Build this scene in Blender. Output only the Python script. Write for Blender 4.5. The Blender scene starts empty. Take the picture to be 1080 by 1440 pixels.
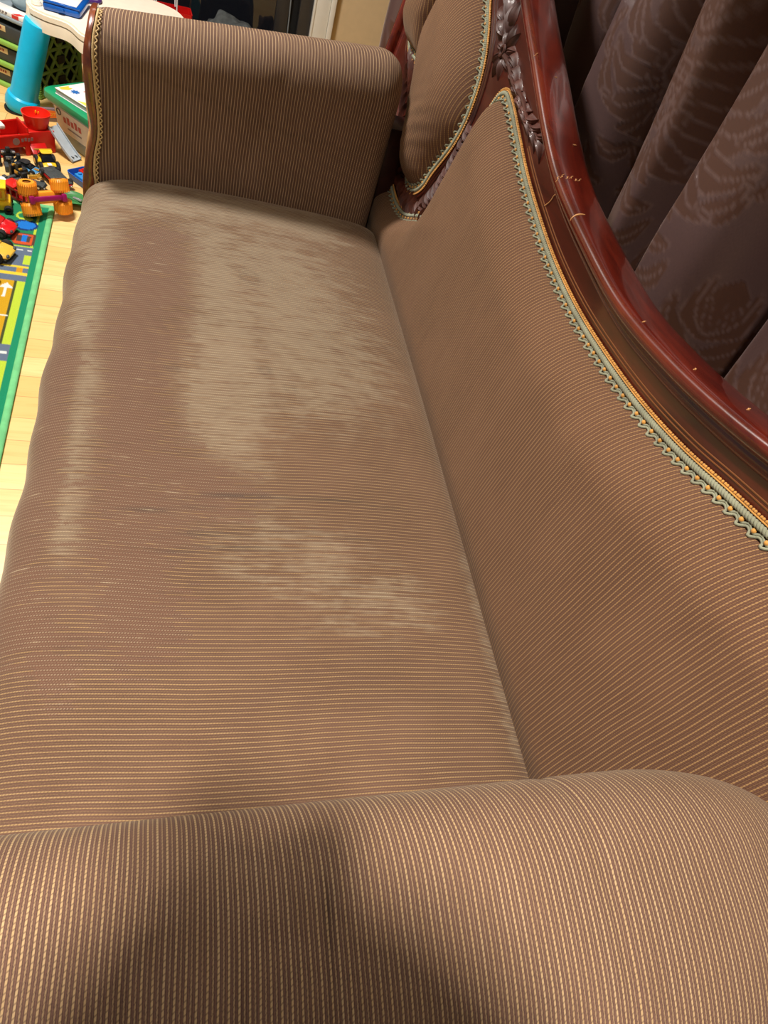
import bpy, bmesh, math, random
import numpy as np
from mathutils import Vector, Matrix
PI = math.pi
random.seed(7); rng = np.random.default_rng(7)
SC = bpy.context.scene; COL = SC.collection

# ------------------------------------------------------------------ object helpers
def wloc(o):
    v = Vector((0, 0, 0))
    while o is not None:
        v += o.location; o = o.parent
    return v
def tag(o, label=None, cat=None, group=None, kind=None):
    for k, v in (('label', label), ('category', cat), ('group', group), ('kind', kind)):
        if v: o[k] = v
    return o
def thing(name, label, cat, loc=(0, 0, 0), rotz=0, group=None):
    o = bpy.data.objects.new(name, None); COL.objects.link(o)
    o.location = loc; o.rotation_euler = (0, 0, rotz); o.empty_display_size = .05
    return tag(o, label, cat, group)

class MB:
    """collects vertices and faces; build() links them as one mesh object"""
    def __init__(s): s.v = []; s.f = []; s.uv = None; s.att = {}; s.flat = set()
    def add(s, vs, fs):
        n = len(s.v); s.v += [tuple(map(float, p)) for p in vs]; s.f += [tuple(i + n for i in f) for f in fs]; return s
    def grid(s, P, close_u=False, close_v=False):
        P = np.asarray(P); a, b = P.shape[:2]; n = len(s.v)
        s.v += [tuple(p) for p in P.reshape(-1, 3).tolist()]
        for i in range(a if close_u else a - 1):
            for j in range(b if close_v else b - 1):
                i2 = (i + 1) % a; j2 = (j + 1) % b
                s.f.append((n + i * b + j, n + i2 * b + j, n + i2 * b + j2, n + i * b + j2))
        return s
    def bm(s, bm, M=None):
        bm.verts.index_update()
        vs = [(M @ v.co if M else v.co.copy()) for v in bm.verts]
        s.add([tuple(v) for v in vs], [tuple(v.index for v in f.verts) for f in bm.faces]); bm.free(); return s
    def box(s, c, d, bev=0, rz=0, M=None, seg=2):
        bm = bmesh.new(); bmesh.ops.create_cube(bm, size=1)
        for v in bm.verts: v.co = Vector((v.co.x * d[0], v.co.y * d[1], v.co.z * d[2]))
        if bev: bmesh.ops.bevel(bm, geom=bm.edges[:], offset=min(bev, min(d) * .45), segments=seg, affect='EDGES', profile=.5)
        T = Matrix.Translation(c) @ Matrix.Rotation(rz, 4, 'Z')
        return s.bm(bm, (M @ T) if M else T)
    def cyl(s, p, q, r, r2=None, n=20, caps=True, bev=0):
        p = Vector(p); q = Vector(q); d = q - p; L = d.length
        bm = bmesh.new(); bmesh.ops.create_cone(bm, cap_ends=caps, segments=n, radius1=r, radius2=r if r2 is None else r2, depth=L)
        if bev: bmesh.ops.bevel(bm, geom=[e for e in bm.edges if len(e.link_faces) == 2 and max(len(f.verts) for f in e.link_faces) > 4], offset=bev, segments=2, affect='EDGES')
        M = Matrix.Translation((p + q) / 2) @ d.to_track_quat('Z', 'Y').to_matrix().to_4x4()
        return s.bm(bm, M)
    def ball(s, c, r, n=12, rot=None):
        if not hasattr(r, '__len__'): r = (r, r, r)
        bm = bmesh.new(); bmesh.ops.create_uvsphere(bm, u_segments=n, v_segments=max(6, n // 2 + 2), radius=1)
        M = Matrix.Translation(c) @ (rot.to_4x4() if rot else Matrix.Identity(4)) @ Matrix.Diagonal((*r, 1))
        return s.bm(bm, M)
    def tube(s, pts, r, n=8, closed=False, caps=True):
        P = np.asarray(pts, float); k = len(P)
        T = np.gradient(P, axis=0) if not closed else np.roll(P, -1, 0) - np.roll(P, 1, 0)
        T /= np.linalg.norm(T, axis=1)[:, None] + 1e-12
        up = np.array([0, 0, 1.]) if abs(T[0][2]) < .9 else np.array([1., 0, 0])
        N = np.cross(T[0], up); N /= np.linalg.norm(N); rings = []
        R = np.broadcast_to(np.asarray(r, float), (k,))
        for i in range(k):
            N = N - T[i] * N.dot(T[i]); N /= np.linalg.norm(N) + 1e-12; B = np.cross(T[i], N)
            a = np.arange(n) * 2 * PI / n
            rings.append(P[i] + R[i] * (np.cos(a)[:, None] * N + np.sin(a)[:, None] * B))
        n0 = len(s.v); s.grid(rings, closed, True)
        if caps and not closed:
            s.f.append(tuple(n0 + j for j in range(n))[::-1]); s.f.append(tuple(n0 + (k - 1) * n + j for j in range(n)))
        return s
    def prism(s, poly, t, M=None, bev=0, z0=0):
        bm = bmesh.new(); vs = [bm.verts.new((x, y, z0)) for x, y in poly]; f = bm.faces.new(vs)
        r = bmesh.ops.extrude_face_region(bm, geom=[f])
        for g in r['geom']:
            if isinstance(g, bmesh.types.BMVert): g.co.z += t
        bmesh.ops.recalc_face_normals(bm, faces=bm.faces[:])
        if bev: bmesh.ops.bevel(bm, geom=bm.edges[:], offset=bev, segments=2, affect='EDGES', clamp_overlap=True)
        bmesh.ops.triangulate(bm, faces=[f for f in bm.faces if len(f.verts) > 4])
        return s.bm(bm, M)
    def lathe(s, prof, c=(0, 0, 0), n=24, M=None):
        a = np.arange(n) * 2 * PI / n
        P = np.array([[(c[0] + r * math.cos(t), c[1] + r * math.sin(t), c[2] + z) for r, z in prof] for t in a])
        if M is not None: P = np.array([[tuple(M @ Vector(p)) for p in row] for row in P])
        return s.grid(P, True, False)
    def build(s, name, mat, parent=None, world=False, smooth=True, sub=0, angle=.7):
        me = bpy.data.meshes.new(name)
        V = np.array(s.v, float)
        o = bpy.data.objects.new(name, me)
        if parent is not None:
            o.parent = parent
            if world: V = V - np.array(wloc(parent))
        me.from_pydata(V.tolist(), [], s.f); me.update()
        bm = bmesh.new(); bm.from_mesh(me); bmesh.ops.recalc_face_normals(bm, faces=bm.faces[:]) if s.uv is None else None
        bm.to_mesh(me); bm.free()
        if s.uv is not None:
            ul = me.uv_layers.new(name='UVMap'); idx = np.empty(len(me.loops), int); me.loops.foreach_get('vertex_index', idx)
            ul.data.foreach_set('uv', np.asarray(s.uv, float)[idx].ravel())
        for k, a in s.att.items():
            a = np.asarray(a, float)
            if a.ndim == 1:
                at = me.attributes.new(k, 'FLOAT', 'POINT'); at.data.foreach_set('value', a)
            else:
                at = me.attributes.new(k, 'FLOAT_COLOR', 'POINT'); at.data.foreach_set('color', np.c_[a, np.ones(len(a))].ravel())
        me.materials.append(mat); COL.objects.link(o)
        if smooth:
            me.polygons.foreach_set('use_smooth', [True] * len(me.polygons))
            if angle < 3:
                try: me.set_sharp_from_angle(angle=angle)
                except Exception: pass
        if sub:
            m = o.modifiers.new('sub', 'SUBSURF'); m.levels = m.render_levels = sub
        return o

def spline(pts, n=None, step=None, closed=False):
    P = np.asarray(pts, float); k = len(P)
    if closed: Q = np.vstack([P[-1], P, P[0], P[1]])
    else: Q = np.vstack([2 * P[0] - P[1], P, 2 * P[-1] - P[-2]])
    out = []
    for i in range(1, len(Q) - 2):
        p0, p1, p2, p3 = Q[i - 1], Q[i], Q[i + 1], Q[i + 2]
        t = np.linspace(0, 1, 24, endpoint=False)[:, None]
        d0 = max(np.linalg.norm(p1 - p0), 1e-6) ** .5; d1 = max(np.linalg.norm(p2 - p1), 1e-6) ** .5; d2 = max(np.linalg.norm(p3 - p2), 1e-6) ** .5
        m1 = d1 * ((p1 - p0) / d0 - (p2 - p0) / (d0 + d1) + (p2 - p1) / d1); m2 = d1 * ((p2 - p1) / d1 - (p3 - p1) / (d1 + d2) + (p3 - p2) / d2)
        out.append((2 * t**3 - 3 * t**2 + 1) * p1 + (t**3 - 2 * t**2 + t) * m1 + (-2 * t**3 + 3 * t**2) * p2 + (t**3 - t**2) * m2)
    out = np.vstack(out + [Q[-2][None]])
    L = np.r_[0, np.cumsum(np.linalg.norm(np.diff(out, axis=0), axis=1))]
    if step: n = max(4, int(L[-1] / step) + 1)
    s = np.linspace(0, L[-1], n, endpoint=not closed)
    return np.stack([np.interp(s, L, out[:, j]) for j in range(P.shape[1])], 1)
def sstep(a, b, x):
    t = np.clip((np.asarray(x, float) - a) / (b - a), 0, 1); return t * t * (3 - 2 * t)
def dist_poly(P, C, closed=False):
    """distance of points P (k,2) to polyline C"""
    A = C; B = np.roll(C, -1, 0)
    if not closed: A = C[:-1]; B = C[1:]
    best = np.full(len(P), 1e9)
    for a, b in zip(A, B):
        d = b - a; t = np.clip(((P - a) @ d) / (d @ d + 1e-12), 0, 1)
        best = np.minimum(best, np.linalg.norm(P - a - t[:, None] * d, axis=1))
    return best

# ------------------------------------------------------------------ node helpers
class NT:
    def __init__(s, name):
        s.m = bpy.data.materials.new(name); s.m.use_nodes = True; s.t = s.m.node_tree; s.b = s.t.nodes['Principled BSDF']
    def n(s, typ, **kw):
        nd = s.t.nodes.new(typ)
        for k, v in kw.items(): setattr(nd, k, v)
        return nd
    def put(s, sock, v):
        if isinstance(v, bpy.types.NodeSocket): s.t.links.new(v, sock)
        elif v is not None:
            if hasattr(sock.default_value, '__len__') and not hasattr(v, '__len__'): v = [v] * len(sock.default_value)
            if hasattr(v, '__len__') and len(v) == 3 and len(sock.default_value) == 4: v = (*v, 1)
            sock.default_value = v
    def math(s, op, a, b=None, c=None, clamp=False):
        nd = s.n('ShaderNodeMath', operation=op, use_clamp=clamp); s.put(nd.inputs[0], a)
        if b is not None: s.put(nd.inputs[1], b)
        if c is not None: s.put(nd.inputs[2], c)
        return nd.outputs[0]
    def mr(s, x, a, b, c=0, d=1, smooth=True):
        nd = s.n('ShaderNodeMapRange', interpolation_type='SMOOTHSTEP' if smooth else 'LINEAR'); nd.clamp = True
        for i, v in enumerate((x, a, b, c, d)): s.put(nd.inputs[i], v)
        return nd.outputs[0]
    def mix(s, f, a, b, mode='MIX'):
        nd = s.n('ShaderNodeMix', data_type='RGBA', blend_type=mode); s.put(nd.inputs[0], f); s.put(nd.inputs[6], a); s.put(nd.inputs[7], b); return nd.outputs[2]
    def noise(s, vec, scale, detail=3, rough=.5, dist=0):
        nd = s.n('ShaderNodeTexNoise'); s.put(nd.inputs['Vector'], vec); s.put(nd.inputs['Scale'], scale); s.put(nd.inputs['Detail'], detail); s.put(nd.inputs['Roughness'], rough); s.put(nd.inputs['Distortion'], dist); return nd.outputs['Fac']
    def scale(s, vec, sc, loc=(0, 0, 0)):
        nd = s.n('ShaderNodeMapping'); s.put(nd.inputs[0], vec); s.put(nd.inputs['Scale'], sc); s.put(nd.inputs['Location'], loc); return nd.outputs[0]
    def bump(s, h, strength, dist):
        nd = s.n('ShaderNodeBump'); s.put(nd.inputs['Strength'], strength); s.put(nd.inputs['Distance'], dist); s.put(nd.inputs['Height'], h); s.put(s.b.inputs['Normal'], nd.outputs[0]); return nd
    def attr(s, name, out='Fac'):
        nd = s.n('ShaderNodeAttribute', attribute_name=name); return nd.outputs[out]
    def obj(s): return s.n('ShaderNodeTexCoord').outputs['Object']
    def set(s, **kw):
        for k, v in kw.items(): s.put(s.b.inputs[k.replace('_', ' ')], v)
        return s.m

def plain(name, col, rough=.5, metal=0, spec=.5, coat=0, var=.06, bump=0, trans=0, alpha=1, ior=1.45, sheen=0, bscale=200):
    t = NT(name); o = t.obj(); nz = t.noise(o, 35, 4)
    c = t.mix(t.mr(nz, .3, .7), [q * (1 - var) for q in col], [min(1, q * (1 + var)) for q in col])
    t.set(Base_Color=c, Roughness=rough, Metallic=metal, Specular_IOR_Level=spec, Coat_Weight=coat, Transmission_Weight=trans, Alpha=alpha, IOR=ior, Sheen_Weight=sheen)
    if bump: t.bump(t.noise(o, bscale, 3), .4, bump)
    return t.m

def srgb(r, g, b):
    f = lambda c: (c / 255 / 12.92) if c <= 10 else ((c / 255 + .055) / 1.055) ** 2.4
    return (f(r), f(g), f(b))

# ------------------------------------------------------------------ materials
def fabric(name, tan, band, dark, tanw=.085, worn=False, sheen=.25, dim=.35):
    t = NT(name); K_ = .70; tan = [c * K_ for c in tan]; band = [c * K_ for c in band]; dark = [c * K_ * .9 for c in dark]
    sc_ = lambda *c: tuple(q * .74 for q in srgb(*c))
    uvn = t.n('ShaderNodeUVMap', uv_map='UVMap').outputs[0]
    sep = t.n('ShaderNodeSeparateXYZ'); t.put(sep.inputs[0], uvn); u, v = sep.outputs[0], sep.outputs[1]
    wob = t.math('MULTIPLY', t.math('SUBTRACT', t.noise(t.scale(uvn, (9, 5, 1)), 1, 2), .5), .006)
    us = t.math('DIVIDE', t.math('ADD', u, wob), .006)
    p = t.math('FRACT', us); idx = t.math('FLOOR', us)
    q = t.math('ABSOLUTE', t.math('SUBTRACT', p, .5))
    line = t.mr(q, tanw, tanw + .075, 1, 0)
    # twill dashes along the tan rib
    ph = t.math('FRACT', t.math('ADD', t.math('DIVIDE', v, .0034), t.math('ADD', t.math('MULTIPLY', idx, .37), t.math('MULTIPLY', p, 1.2))))
    dash = t.mr(t.math('ABSOLUTE', t.math('SUBTRACT', ph, .5)), .26, .44, 1, .42)
    com = t.n('ShaderNodeCombineXYZ'); t.put(com.inputs[0], t.math('MULTIPLY', idx, 3.7)); t.put(com.inputs[1], t.math('MULTIPLY', v, 14))
    streak = t.noise(com.outputs[0], 1, 3, .6)
    tl = t.math('MULTIPLY', dash, t.mr(streak, .3, .7, .65, 1.08))
    rib = t.mr(t.math('ABSOLUTE', t.math('SUBTRACT', q, .26)), 0, .12, 1, 0)
    line2 = t.mr(q, .5 - tanw * .8 - .06, .5 - tanw * .5, 0, dim)
    grain = t.noise(t.scale(uvn, (900, 700, 1)), 1, 2, .6)
    patch = t.noise(t.scale(uvn, (7, 5, 1)), 1, 4, .55)
    base = t.mix(rib, dark, band)
    base = t.mix(t.mr(grain, .25, .75, 0, .55), base, [c * 1.45 for c in band])
    base = t.mix(t.mr(patch, .38, .7, 0, .45), base, [band[0] * 1.25, band[1] * 1.3, band[2] * 1.35])
    line_m = t.math('MULTIPLY', t.math('MAXIMUM', line, line2), tl)
    tanc = t.mix(t.mr(streak, .35, .75), tan, [tan[0] * .82, tan[1] * .84, tan[2] * .95])
    rough = .85
    if worn:
        w = t.attr('wear'); d = t.attr('dust')
        # streaks run along the stripe (v) direction
        st = t.noise(t.scale(uvn, (190, 8, 1)), 1, 4, .7); st2 = t.noise(t.scale(uvn, (38, 16, 1)), 1, 4, .65)
        jit = t.math('ADD', t.math('MULTIPLY', t.math('SUBTRACT', t.mr(st, .28, .72), .5), 1.0), t.math('MULTIPLY', t.math('SUBTRACT', t.mr(st2, .3, .7), .5), .7))
        wm = t.mr(t.math('ADD', w, t.math('MULTIPLY', jit, t.mr(w, .02, .3))), .44, .66)
        dm = t.mr(t.math('ADD', d, t.math('MULTIPLY', jit, t.mr(d, .0, .4, 0, .8))), .15, 1.1)
        # worn: the ribs keep only faint dashes
        base = t.mix(t.math('MULTIPLY', dm, .58), base, sc_(162, 145, 121))
        dots = t.mr(t.math('ABSOLUTE', t.math('SUBTRACT', ph, .5)), .12, .26, .75, .05)
        thread = t.mr(streak, .62, .70, 0, .9)
        line_m = t.math('MULTIPLY', line_m, t.mr(wm, 0, 1, 1, t.math('MAXIMUM', dots, thread)))
        base = t.mix(t.math('MULTIPLY', wm, .88), base, t.mix(t.mr(grain, .3, .7), sc_(106, 77, 62), sc_(129, 96, 78)))
        tanc = t.mix(t.math('MAXIMUM', wm, dm), tanc, sc_(186, 170, 140))
        sp = t.attr('stain_crease'); base = t.mix(sp, base, sc_(74, 62, 58))
    else:
        sp = t.attr('stain_crease'); base = t.mix(sp, base, [c * .55 for c in dark])
    col = t.mix(line_m, base, tanc)
    t.set(Base_Color=col, Roughness=rough, Specular_IOR_Level=.2, Sheen_Weight=sheen, Sheen_Roughness=.45, Sheen_Tint=(1, .86, .68))
    h = t.math('ADD', t.math('MULTIPLY', line, .9), t.math('ADD', t.math('MULTIPLY', rib, .5), t.math('MULTIPLY', grain, .5)))
    t.bump(h, .55, .0007)
    return t.m

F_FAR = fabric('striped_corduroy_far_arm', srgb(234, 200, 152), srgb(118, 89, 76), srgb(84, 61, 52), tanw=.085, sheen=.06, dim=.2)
TAN = srgb(206, 168, 112); BAND = srgb(112, 80, 64); DARK = srgb(72, 48, 40)
F_BACK = fabric('striped_corduroy_back', srgb(200, 158, 106), srgb(120, 85, 68), srgb(80, 53, 44), sheen=.12)
F_SEAT = fabric('striped_corduroy_seat', srgb(190, 158, 110), srgb(116, 87, 73), srgb(74, 54, 46), worn=True, sheen=.30)
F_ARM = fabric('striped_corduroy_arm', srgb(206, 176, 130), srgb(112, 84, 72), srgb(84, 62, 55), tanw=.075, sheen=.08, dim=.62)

def wood(name, dark, mid, rough=.22, coat=.6):
    t = NT(name); o = t.obj()
    g = t.noise(t.scale(o, (30, 4, 22)), 1.6, 6, .6, .6); g2 = t.noise(o, 5, 3)
    c = t.mix(t.mr(g, .3, .72), dark, mid); c = t.mix(t.mr(g2, .35, .7, 0, .4), c, [q * .55 for q in dark])
    t.set(Base_Color=c, Roughness=rough, Coat_Weight=coat, Coat_Roughness=.06, Specular_IOR_Level=.5)
    t.bump(t.noise(t.scale(o, (60, 9, 60)), 2, 3), .12, .0006)
    return t.m
W_RAIL = wood('mahogany_gloss', srgb(76, 17, 10), srgb(114, 34, 18))
W_FACE = wood('mahogany_face', srgb(60, 19, 12), srgb(88, 31, 19), .3, .4)
W_CARVE = wood('mahogany_carved', srgb(62, 25, 16), srgb(96, 44, 28), .55, .05)
M_GREEN_CORD = plain('sage_cord', srgb(142, 146, 124), .8, sheen=.2, var=.15)
M_GOLD_CORD = plain('gold_cord', srgb(206, 150, 70), .6, sheen=.2, var=.15)

# ------------------------------------------------------------------ the sofa
SOFA = thing('sofa', 'brown and tan striped sofa with a worn seat and carved dark red wood back', 'sofa', (.13, .95, 0))
A8 = math.radians(8); OX = .495
def B(Y, h, d=0):       # point on the reclined back plane: along the sofa, up the back, out towards the sitter
    Y = np.asarray(Y, float); h = np.asarray(h, float); d = np.asarray(d, float)
    return np.stack(np.broadcast_arrays(OX + h * math.sin(A8) - d * math.cos(A8), Y, .45 + h * math.cos(A8) + d * math.sin(A8)), -1)

# --- seat cushion
prof = spline([(.53, .36), (.49, .405), (.462, .436), (.43, .452), (.36, .461), (.25, .467), (.12, .470), (0, .468), (-.09, .462), (-.145, .451), (-.176, .432), (-.190, .402), (-.193, .36), (-.187, .30), (-.18, .26)], step=.008)
arc = np.r_[0, np.cumsum(np.linalg.norm(np.diff(prof, axis=0), axis=1))]
ys = np.r_[np.linspace(.13, .17, 3, endpoint=False), np.arange(.17, 1.54, .008), np.linspace(1.54, 1.605, 14)]
Y_, I_ = np.meshgrid(ys, np.arange(len(prof)), indexing='ij')
px = prof[:, 0][I_]; pz = prof[:, 1][I_]
te = np.clip((Y_ - 1.545) / .06, 0, 1); drop = 1 - np.sqrt(1 - np.minimum(te, .999)**2)
# far front corner rounds in plan
front = sstep(-.05, -.19, px)
px = px + .055 * drop * front
pz = pz - .035 * drop * sstep(.3, .45, pz)
wob = .0022 * np.sin(Y_ * 17 + 1) * sstep(0, -.17, px) + .002 * np.sin(Y_ * 41 + 2.5) * sstep(-.1, -.18, px)
px = px + wob
pz = pz + .003 * np.sin(Y_ * 6 + px * 5) * sstep(.40, .45, pz) - .006 * np.exp(-((px - .03)**2 / .02 + (Y_ - .75)**2 / .12))
P = np.stack([px, Y_, pz], -1)
seat = MB(); seat.grid(P)
U = Y_ + .01 * np.sin(px * 7) * sstep(.3, -.1, px); seat.uv = np.stack([U.ravel(), arc[I_].ravel()], 1)
XY = np.stack([px.ravel(), Y_.ravel()], 1)
def blobs(lst):
    r = np.zeros(len(XY))
    for x0, y0, x1, y1, rad in lst:
        a = np.array([x0, y0]); b = np.array([x1, y1]); d = b - a; t = np.clip(((XY - a) @ d) / (d @ d + 1e-9), 0, 1)
        r = np.maximum(r, np.exp(-(np.linalg.norm((XY - a - t[:, None] * d), axis=1) / rad)**2 * .6))
    return r
wear = blobs([(-.025, 1.33, -.03, 1.14, .058), (-.035, 1.14, -.052, 1.01, .055), (-.052, 1.01, -.045, .87, .04), (-.045, .87, -.037, .75, .05), (-.03, .75, .06, .70, .06), (-.03, .70, -.027, .576, .062), (-.03, .58, -.022, .47, .05),
              (-.165, 1.0, -.163, .73, .028), (-.165, .73, -.165, .45, .032), (-.14, .5, -.10, .40, .025)])
dust = np.maximum(blobs([(-.17, 1.45, -.125, 1.33, .05), (-.125, 1.33, -.13, 1.1, .035), (-.13, 1.1, -.115, .86, .035), (-.115, .86, -.115, .6, .035), (.05, 1.36, .10, 1.1, .075), (.10, 1.1, .10, .86, .08), (.10, .86, .09, .76, .06), (-.1, 1.5, .3, 1.5, .07), (.2, 1.3, .25, 1.0, .12)]),
                  .55 * blobs([(.07, .66, .24, .53, .075), (.22, .60, .33, .50, .05), (.445, .3, .450, .6, .012)]))
dust *= (1 - .5 * wear)
stain_crease = np.zeros(len(XY))
for cx, cy, r, w, k in ((.147, 1.245, .018, .004, .3), (.160, .973, .010, .003, .35), (.202, .933, .008, .003, .4), (.01, .962, .006, .006, .35)):
    stain_crease = np.maximum(stain_crease, k * np.exp(-((np.hypot(XY[:, 0] - cx, XY[:, 1] - cy) - r) / w)**2))
for yy, x0, x1 in ((.585, .01, .16), (.613, .02, .30), (.66, -.05, .05), (.682, .03, .34)):  # crease lines: their shade is darkened into the seat colour
    stain_crease = np.maximum(stain_crease, .7 * np.exp(-((XY[:, 1] - yy - .01 * np.sin(XY[:, 0] * 9)) / .0035)**2) * sstep(x0 - .05, x0 + .05, XY[:, 0]) * sstep(x1 + .06, x1 - .06, XY[:, 0]))
seat.att = {'wear': wear, 'dust': dust, 'stain_crease': stain_crease}
seat.build('seat_cushion', F_SEAT, SOFA, world=True)

# --- lower back panel: top edge is a curve h(Y)
top = spline([(.06, .455), (.2, .435), (.344, .397), (.408, .381), (.481, .362), (.576, .345), (.68, .335), (.786, .331), (.894, .336), (1.002, .35), (1.105, .369), (1.205, .395), (1.27, .412), (1.318, .418), (1.338, .405), (1.350, .37), (1.358, .32), (1.366, .25), (1.378, .18), (1.402, .13), (1.446, .106), (1.523, .068), (1.605, .053), (1.716, .060), (1.78, .06)], step=.006)
def prof_d(x, R, D): 
    x = np.clip(x / R, 0, 1); return D * (.55 * np.sqrt(1 - (1 - x)**2) + .45 * (1 - (1 - x)**2))
def inset(C, w, side=1):
    T = np.gradient(C, axis=0); T /= np.linalg.norm(T, axis=1)[:, None] + 1e-9
    return C + side * w * np.stack([T[:, 1], -T[:, 0]], 1)
low = top
tt = 1 - (np.linspace(0, 1, 90)**1.7)
Yc, Tt = np.meshgrid(low[:, 0], np.linspace(0, 1, 95), indexing='ij'); Ht = np.broadcast_to(low[:, 1][:, None], Yc.shape)
bot = -.06
H = Ht + (bot - Ht) * (Tt**1.6)
dd = dist_poly(np.stack([Yc.ravel(), H.ravel()], 1), low).reshape(Yc.shape)
D = prof_d(dd - .011, .075, .045) + .006 * np.sin(np.clip((H - bot) / .45, 0, 1) * PI)
D = np.where(Tt == 0, 0, D)
# the panel tucks in behind the seat at the bottom
D = D - .02 * sstep(.03, -.06, H)
D = D + .0025 * np.exp(-(((Yc - 1.38) * .6 + (H - .1))**2) / .0004) * sstep(1.15, 1.35, Yc)
P = B(Yc, H, D)
back = MB(); back.grid(P)
al = np.concatenate([np.zeros((len(low), 1)), np.cumsum(np.linalg.norm(np.diff(P[:, ::-1], axis=1), axis=2), 1)], 1)[:, ::-1]
back.uv = np.stack([Yc.ravel() + .0, al.ravel()], 1); back.att = {'stain_crease': np.zeros(Yc.size)}
BACK = back.build('back_panel', F_BACK, SOFA, world=True)

# --- woven gimp trim round the panels
def gimp(path, parent, inside, R, Dm, z=0):
    """path (Y,h); inside = +1 if the panel lies to the right of the path"""
    C = spline(path, step=.0011); L = np.r_[0, np.cumsum(np.linalg.norm(np.diff(C, axis=0), axis=1))]
    T = np.gradient(C, axis=0); T /= np.linalg.norm(T, axis=1)[:, None]; N = inside * np.stack([T[:, 1], -T[:, 0]], 1)
    def pt(w, lift, idx=slice(None)):
        w = np.broadcast_to(np.asarray(w, float), (len(C),)); q = C + N * w[:, None]
        return B(q[:, 0], q[:, 1], z + .0022 + prof_d(np.maximum(w - .010, 0), R, Dm) + lift)[idx]
    g = MB()
    ph = L / .0085 * 2 * PI
    for k in (0, PI):
        g.tube(pt(-.0010 + .0020 * np.cos(ph + k), .0017 + .0014 * np.sin(ph + k)), .0021, 6)
    for off in (0, .0030):
        g.tube(pt(.0062 + off + .0021 * np.sin(L / .0185 * 2 * PI), .0010)[::2], .0016, 6)
    g.build('braid_trim', M_GREEN_CORD, parent, world=True, angle=3.2)
    b = MB()
    b.tube(pt(-.0062, .0008)[::3], .0011, 5)
    n = int(L[-1] / .0040)
    pp = pt(-.0088, .0006)
    for s_ in np.linspace(0, L[-1], n):
        i = int(np.searchsorted(L, s_).clip(0, len(L) - 1)); b.ball(pp[i], .0018, 6)
    pp = pt(.0058, .0016)
    for s_ in np.arange(.0185 * .25, L[-1], .0185):
        i = int(np.searchsorted(L, s_).clip(0, len(L) - 1)); b.ball(pp[i], .0030, 6)
    b.build('gold_beading', M_GOLD_CORD, parent, world=True, angle=3.2)
gimp(low[::4], BACK, 1, .075, .045)

# --- upper padded panel (high end of the back)
mo = spline([(1.74, .63), (1.70, .575), (1.66, .535), (1.619, .515), (1.58, .490), (1.525, .456), (1.47, .412), (1.44, .36), (1.432, .302), (1.45, .249), (1.479, .196), (1.497, .150), (1.533, .122), (1.582, .109), (1.63, .135), (1.68, .19), (1.735, .245), (1.80, .278), (1.87, .282), (1.94, .280), (1.988, .31), (2.005, .37), (1.995, .46), (1.95, .55), (1.88, .62), (1.81, .65)], n=260, closed=True)
cen = np.array([1.71, .40])
rr = 1 - np.linspace(0, 1, 60)**1.5; rr = rr[::-1]
Q = cen + rr[None, :, None] * (mo[:, None] - cen); Yq, Hq = Q[..., 0], Q[..., 1]
de = dist_poly(Q.reshape(-1, 2), mo, True).reshape(Yq.shape)
Dq = prof_d(de - .011, .10, .064)
fold = np.array([(1.785, .20), (1.80, .28), (1.805, .36), (1.785, .44), (1.76, .50)])
df = dist_poly(Q.reshape(-1, 2), spline(fold, n=30)).reshape(Yq.shape)
Dq = Dq - .055 * np.exp(-(df / .022)**2) * sstep(0, .05, de) - .02 * np.exp(-(df / .07)**2) * sstep(0, .08, de)
Dq = np.maximum(Dq, 0.001)
Dq = Dq + .0012 * np.sin((Yq * .5 + Hq * .9) * 210) * np.exp(-(((Yq - 1.55)**2 + (Hq - .25)**2) / .004))
P = B(Yq, Hq, Dq)
med = MB(); med.grid(P, True, False)
med.uv = np.stack([Yq.ravel() + .0, Hq.ravel()], 1); med.att = {'stain_crease': .0 * Dq.ravel()}
MED = med.build('upper_back_panel', F_BACK, SOFA, world=True)
mo_open = np.roll(mo, -235, 0)
gimp(np.vstack([mo, mo[:1]])[::5], MED, -1, .10, .058)
bt = MB(); bt.ball(B(1.775, .478, .018), (.010, .012, .012), 12); bt.build('tuft_button', F_BACK, MED, world=True)

# --- wooden frame board, top rail, carving
rail = spline([(.0, .535), (.12, .525), (.25, .495), (.388, .453), (.472, .432), (.568, .414), (.696, .400), (.831, .405), (.983, .421), (1.088, .447), (1.225, .491), (1.378, .541), (1.474, .579), (1.56, .635), (1.66, .705), (1.76, .745), (1.86, .735), (1.96, .675), (2.03, .58), (2.06, .46), (2.065, .3), (2.06, .1), (2.05, -.1), (2.05, -.42)], step=.008)
crest = rail[: np.argmax(rail[:, 0] > 2.055)]
Yb = crest[:, 0]; hb = np.linspace(0, 1, 24)
Yg, Hg = np.meshgrid(Yb, hb, indexing='ij'); Hg = -.42 + (crest[:, 1][:, None] - .004 + .42) * Hg
def face_d(Y, H): return -.001 + .0 * Y
fr = MB(); fr.grid(B(Yg, Hg, face_d(Yg, Hg))); fr.grid(B(Yg, Hg, -.03)[:, ::-1])
n = len(Yb)
fr.grid(np.stack([B(Yb, Hg[:, 0], -.001), B(Yb, Hg[:, 0], -.03)], 1)); fr.grid(np.stack([B(Yg[0], Hg[0], -.001), B(Yg[0], Hg[0], -.03)], 1)); fr.grid(np.stack([B(Yg[-1], Hg[-1], -.001), B(Yg[-1], Hg[-1], -.03)], 1))
FRAME = fr.build('wooden_back_frame', W_FACE, SOFA, world=True)
def sweep(C, prof_wd):
    T = np.gradient(C, axis=0); T /= np.linalg.norm(T, axis=1)[:, None]; N = np.stack([-T[:, 1], T[:, 0]], 1)
    pr = np.asarray(prof_wd); q = C[:, None] + N[:, None] * pr[None, :, :1]
    return B(q[..., 0], q[..., 1], np.broadcast_to(pr[None, :, 1], q.shape[:2]))
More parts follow.
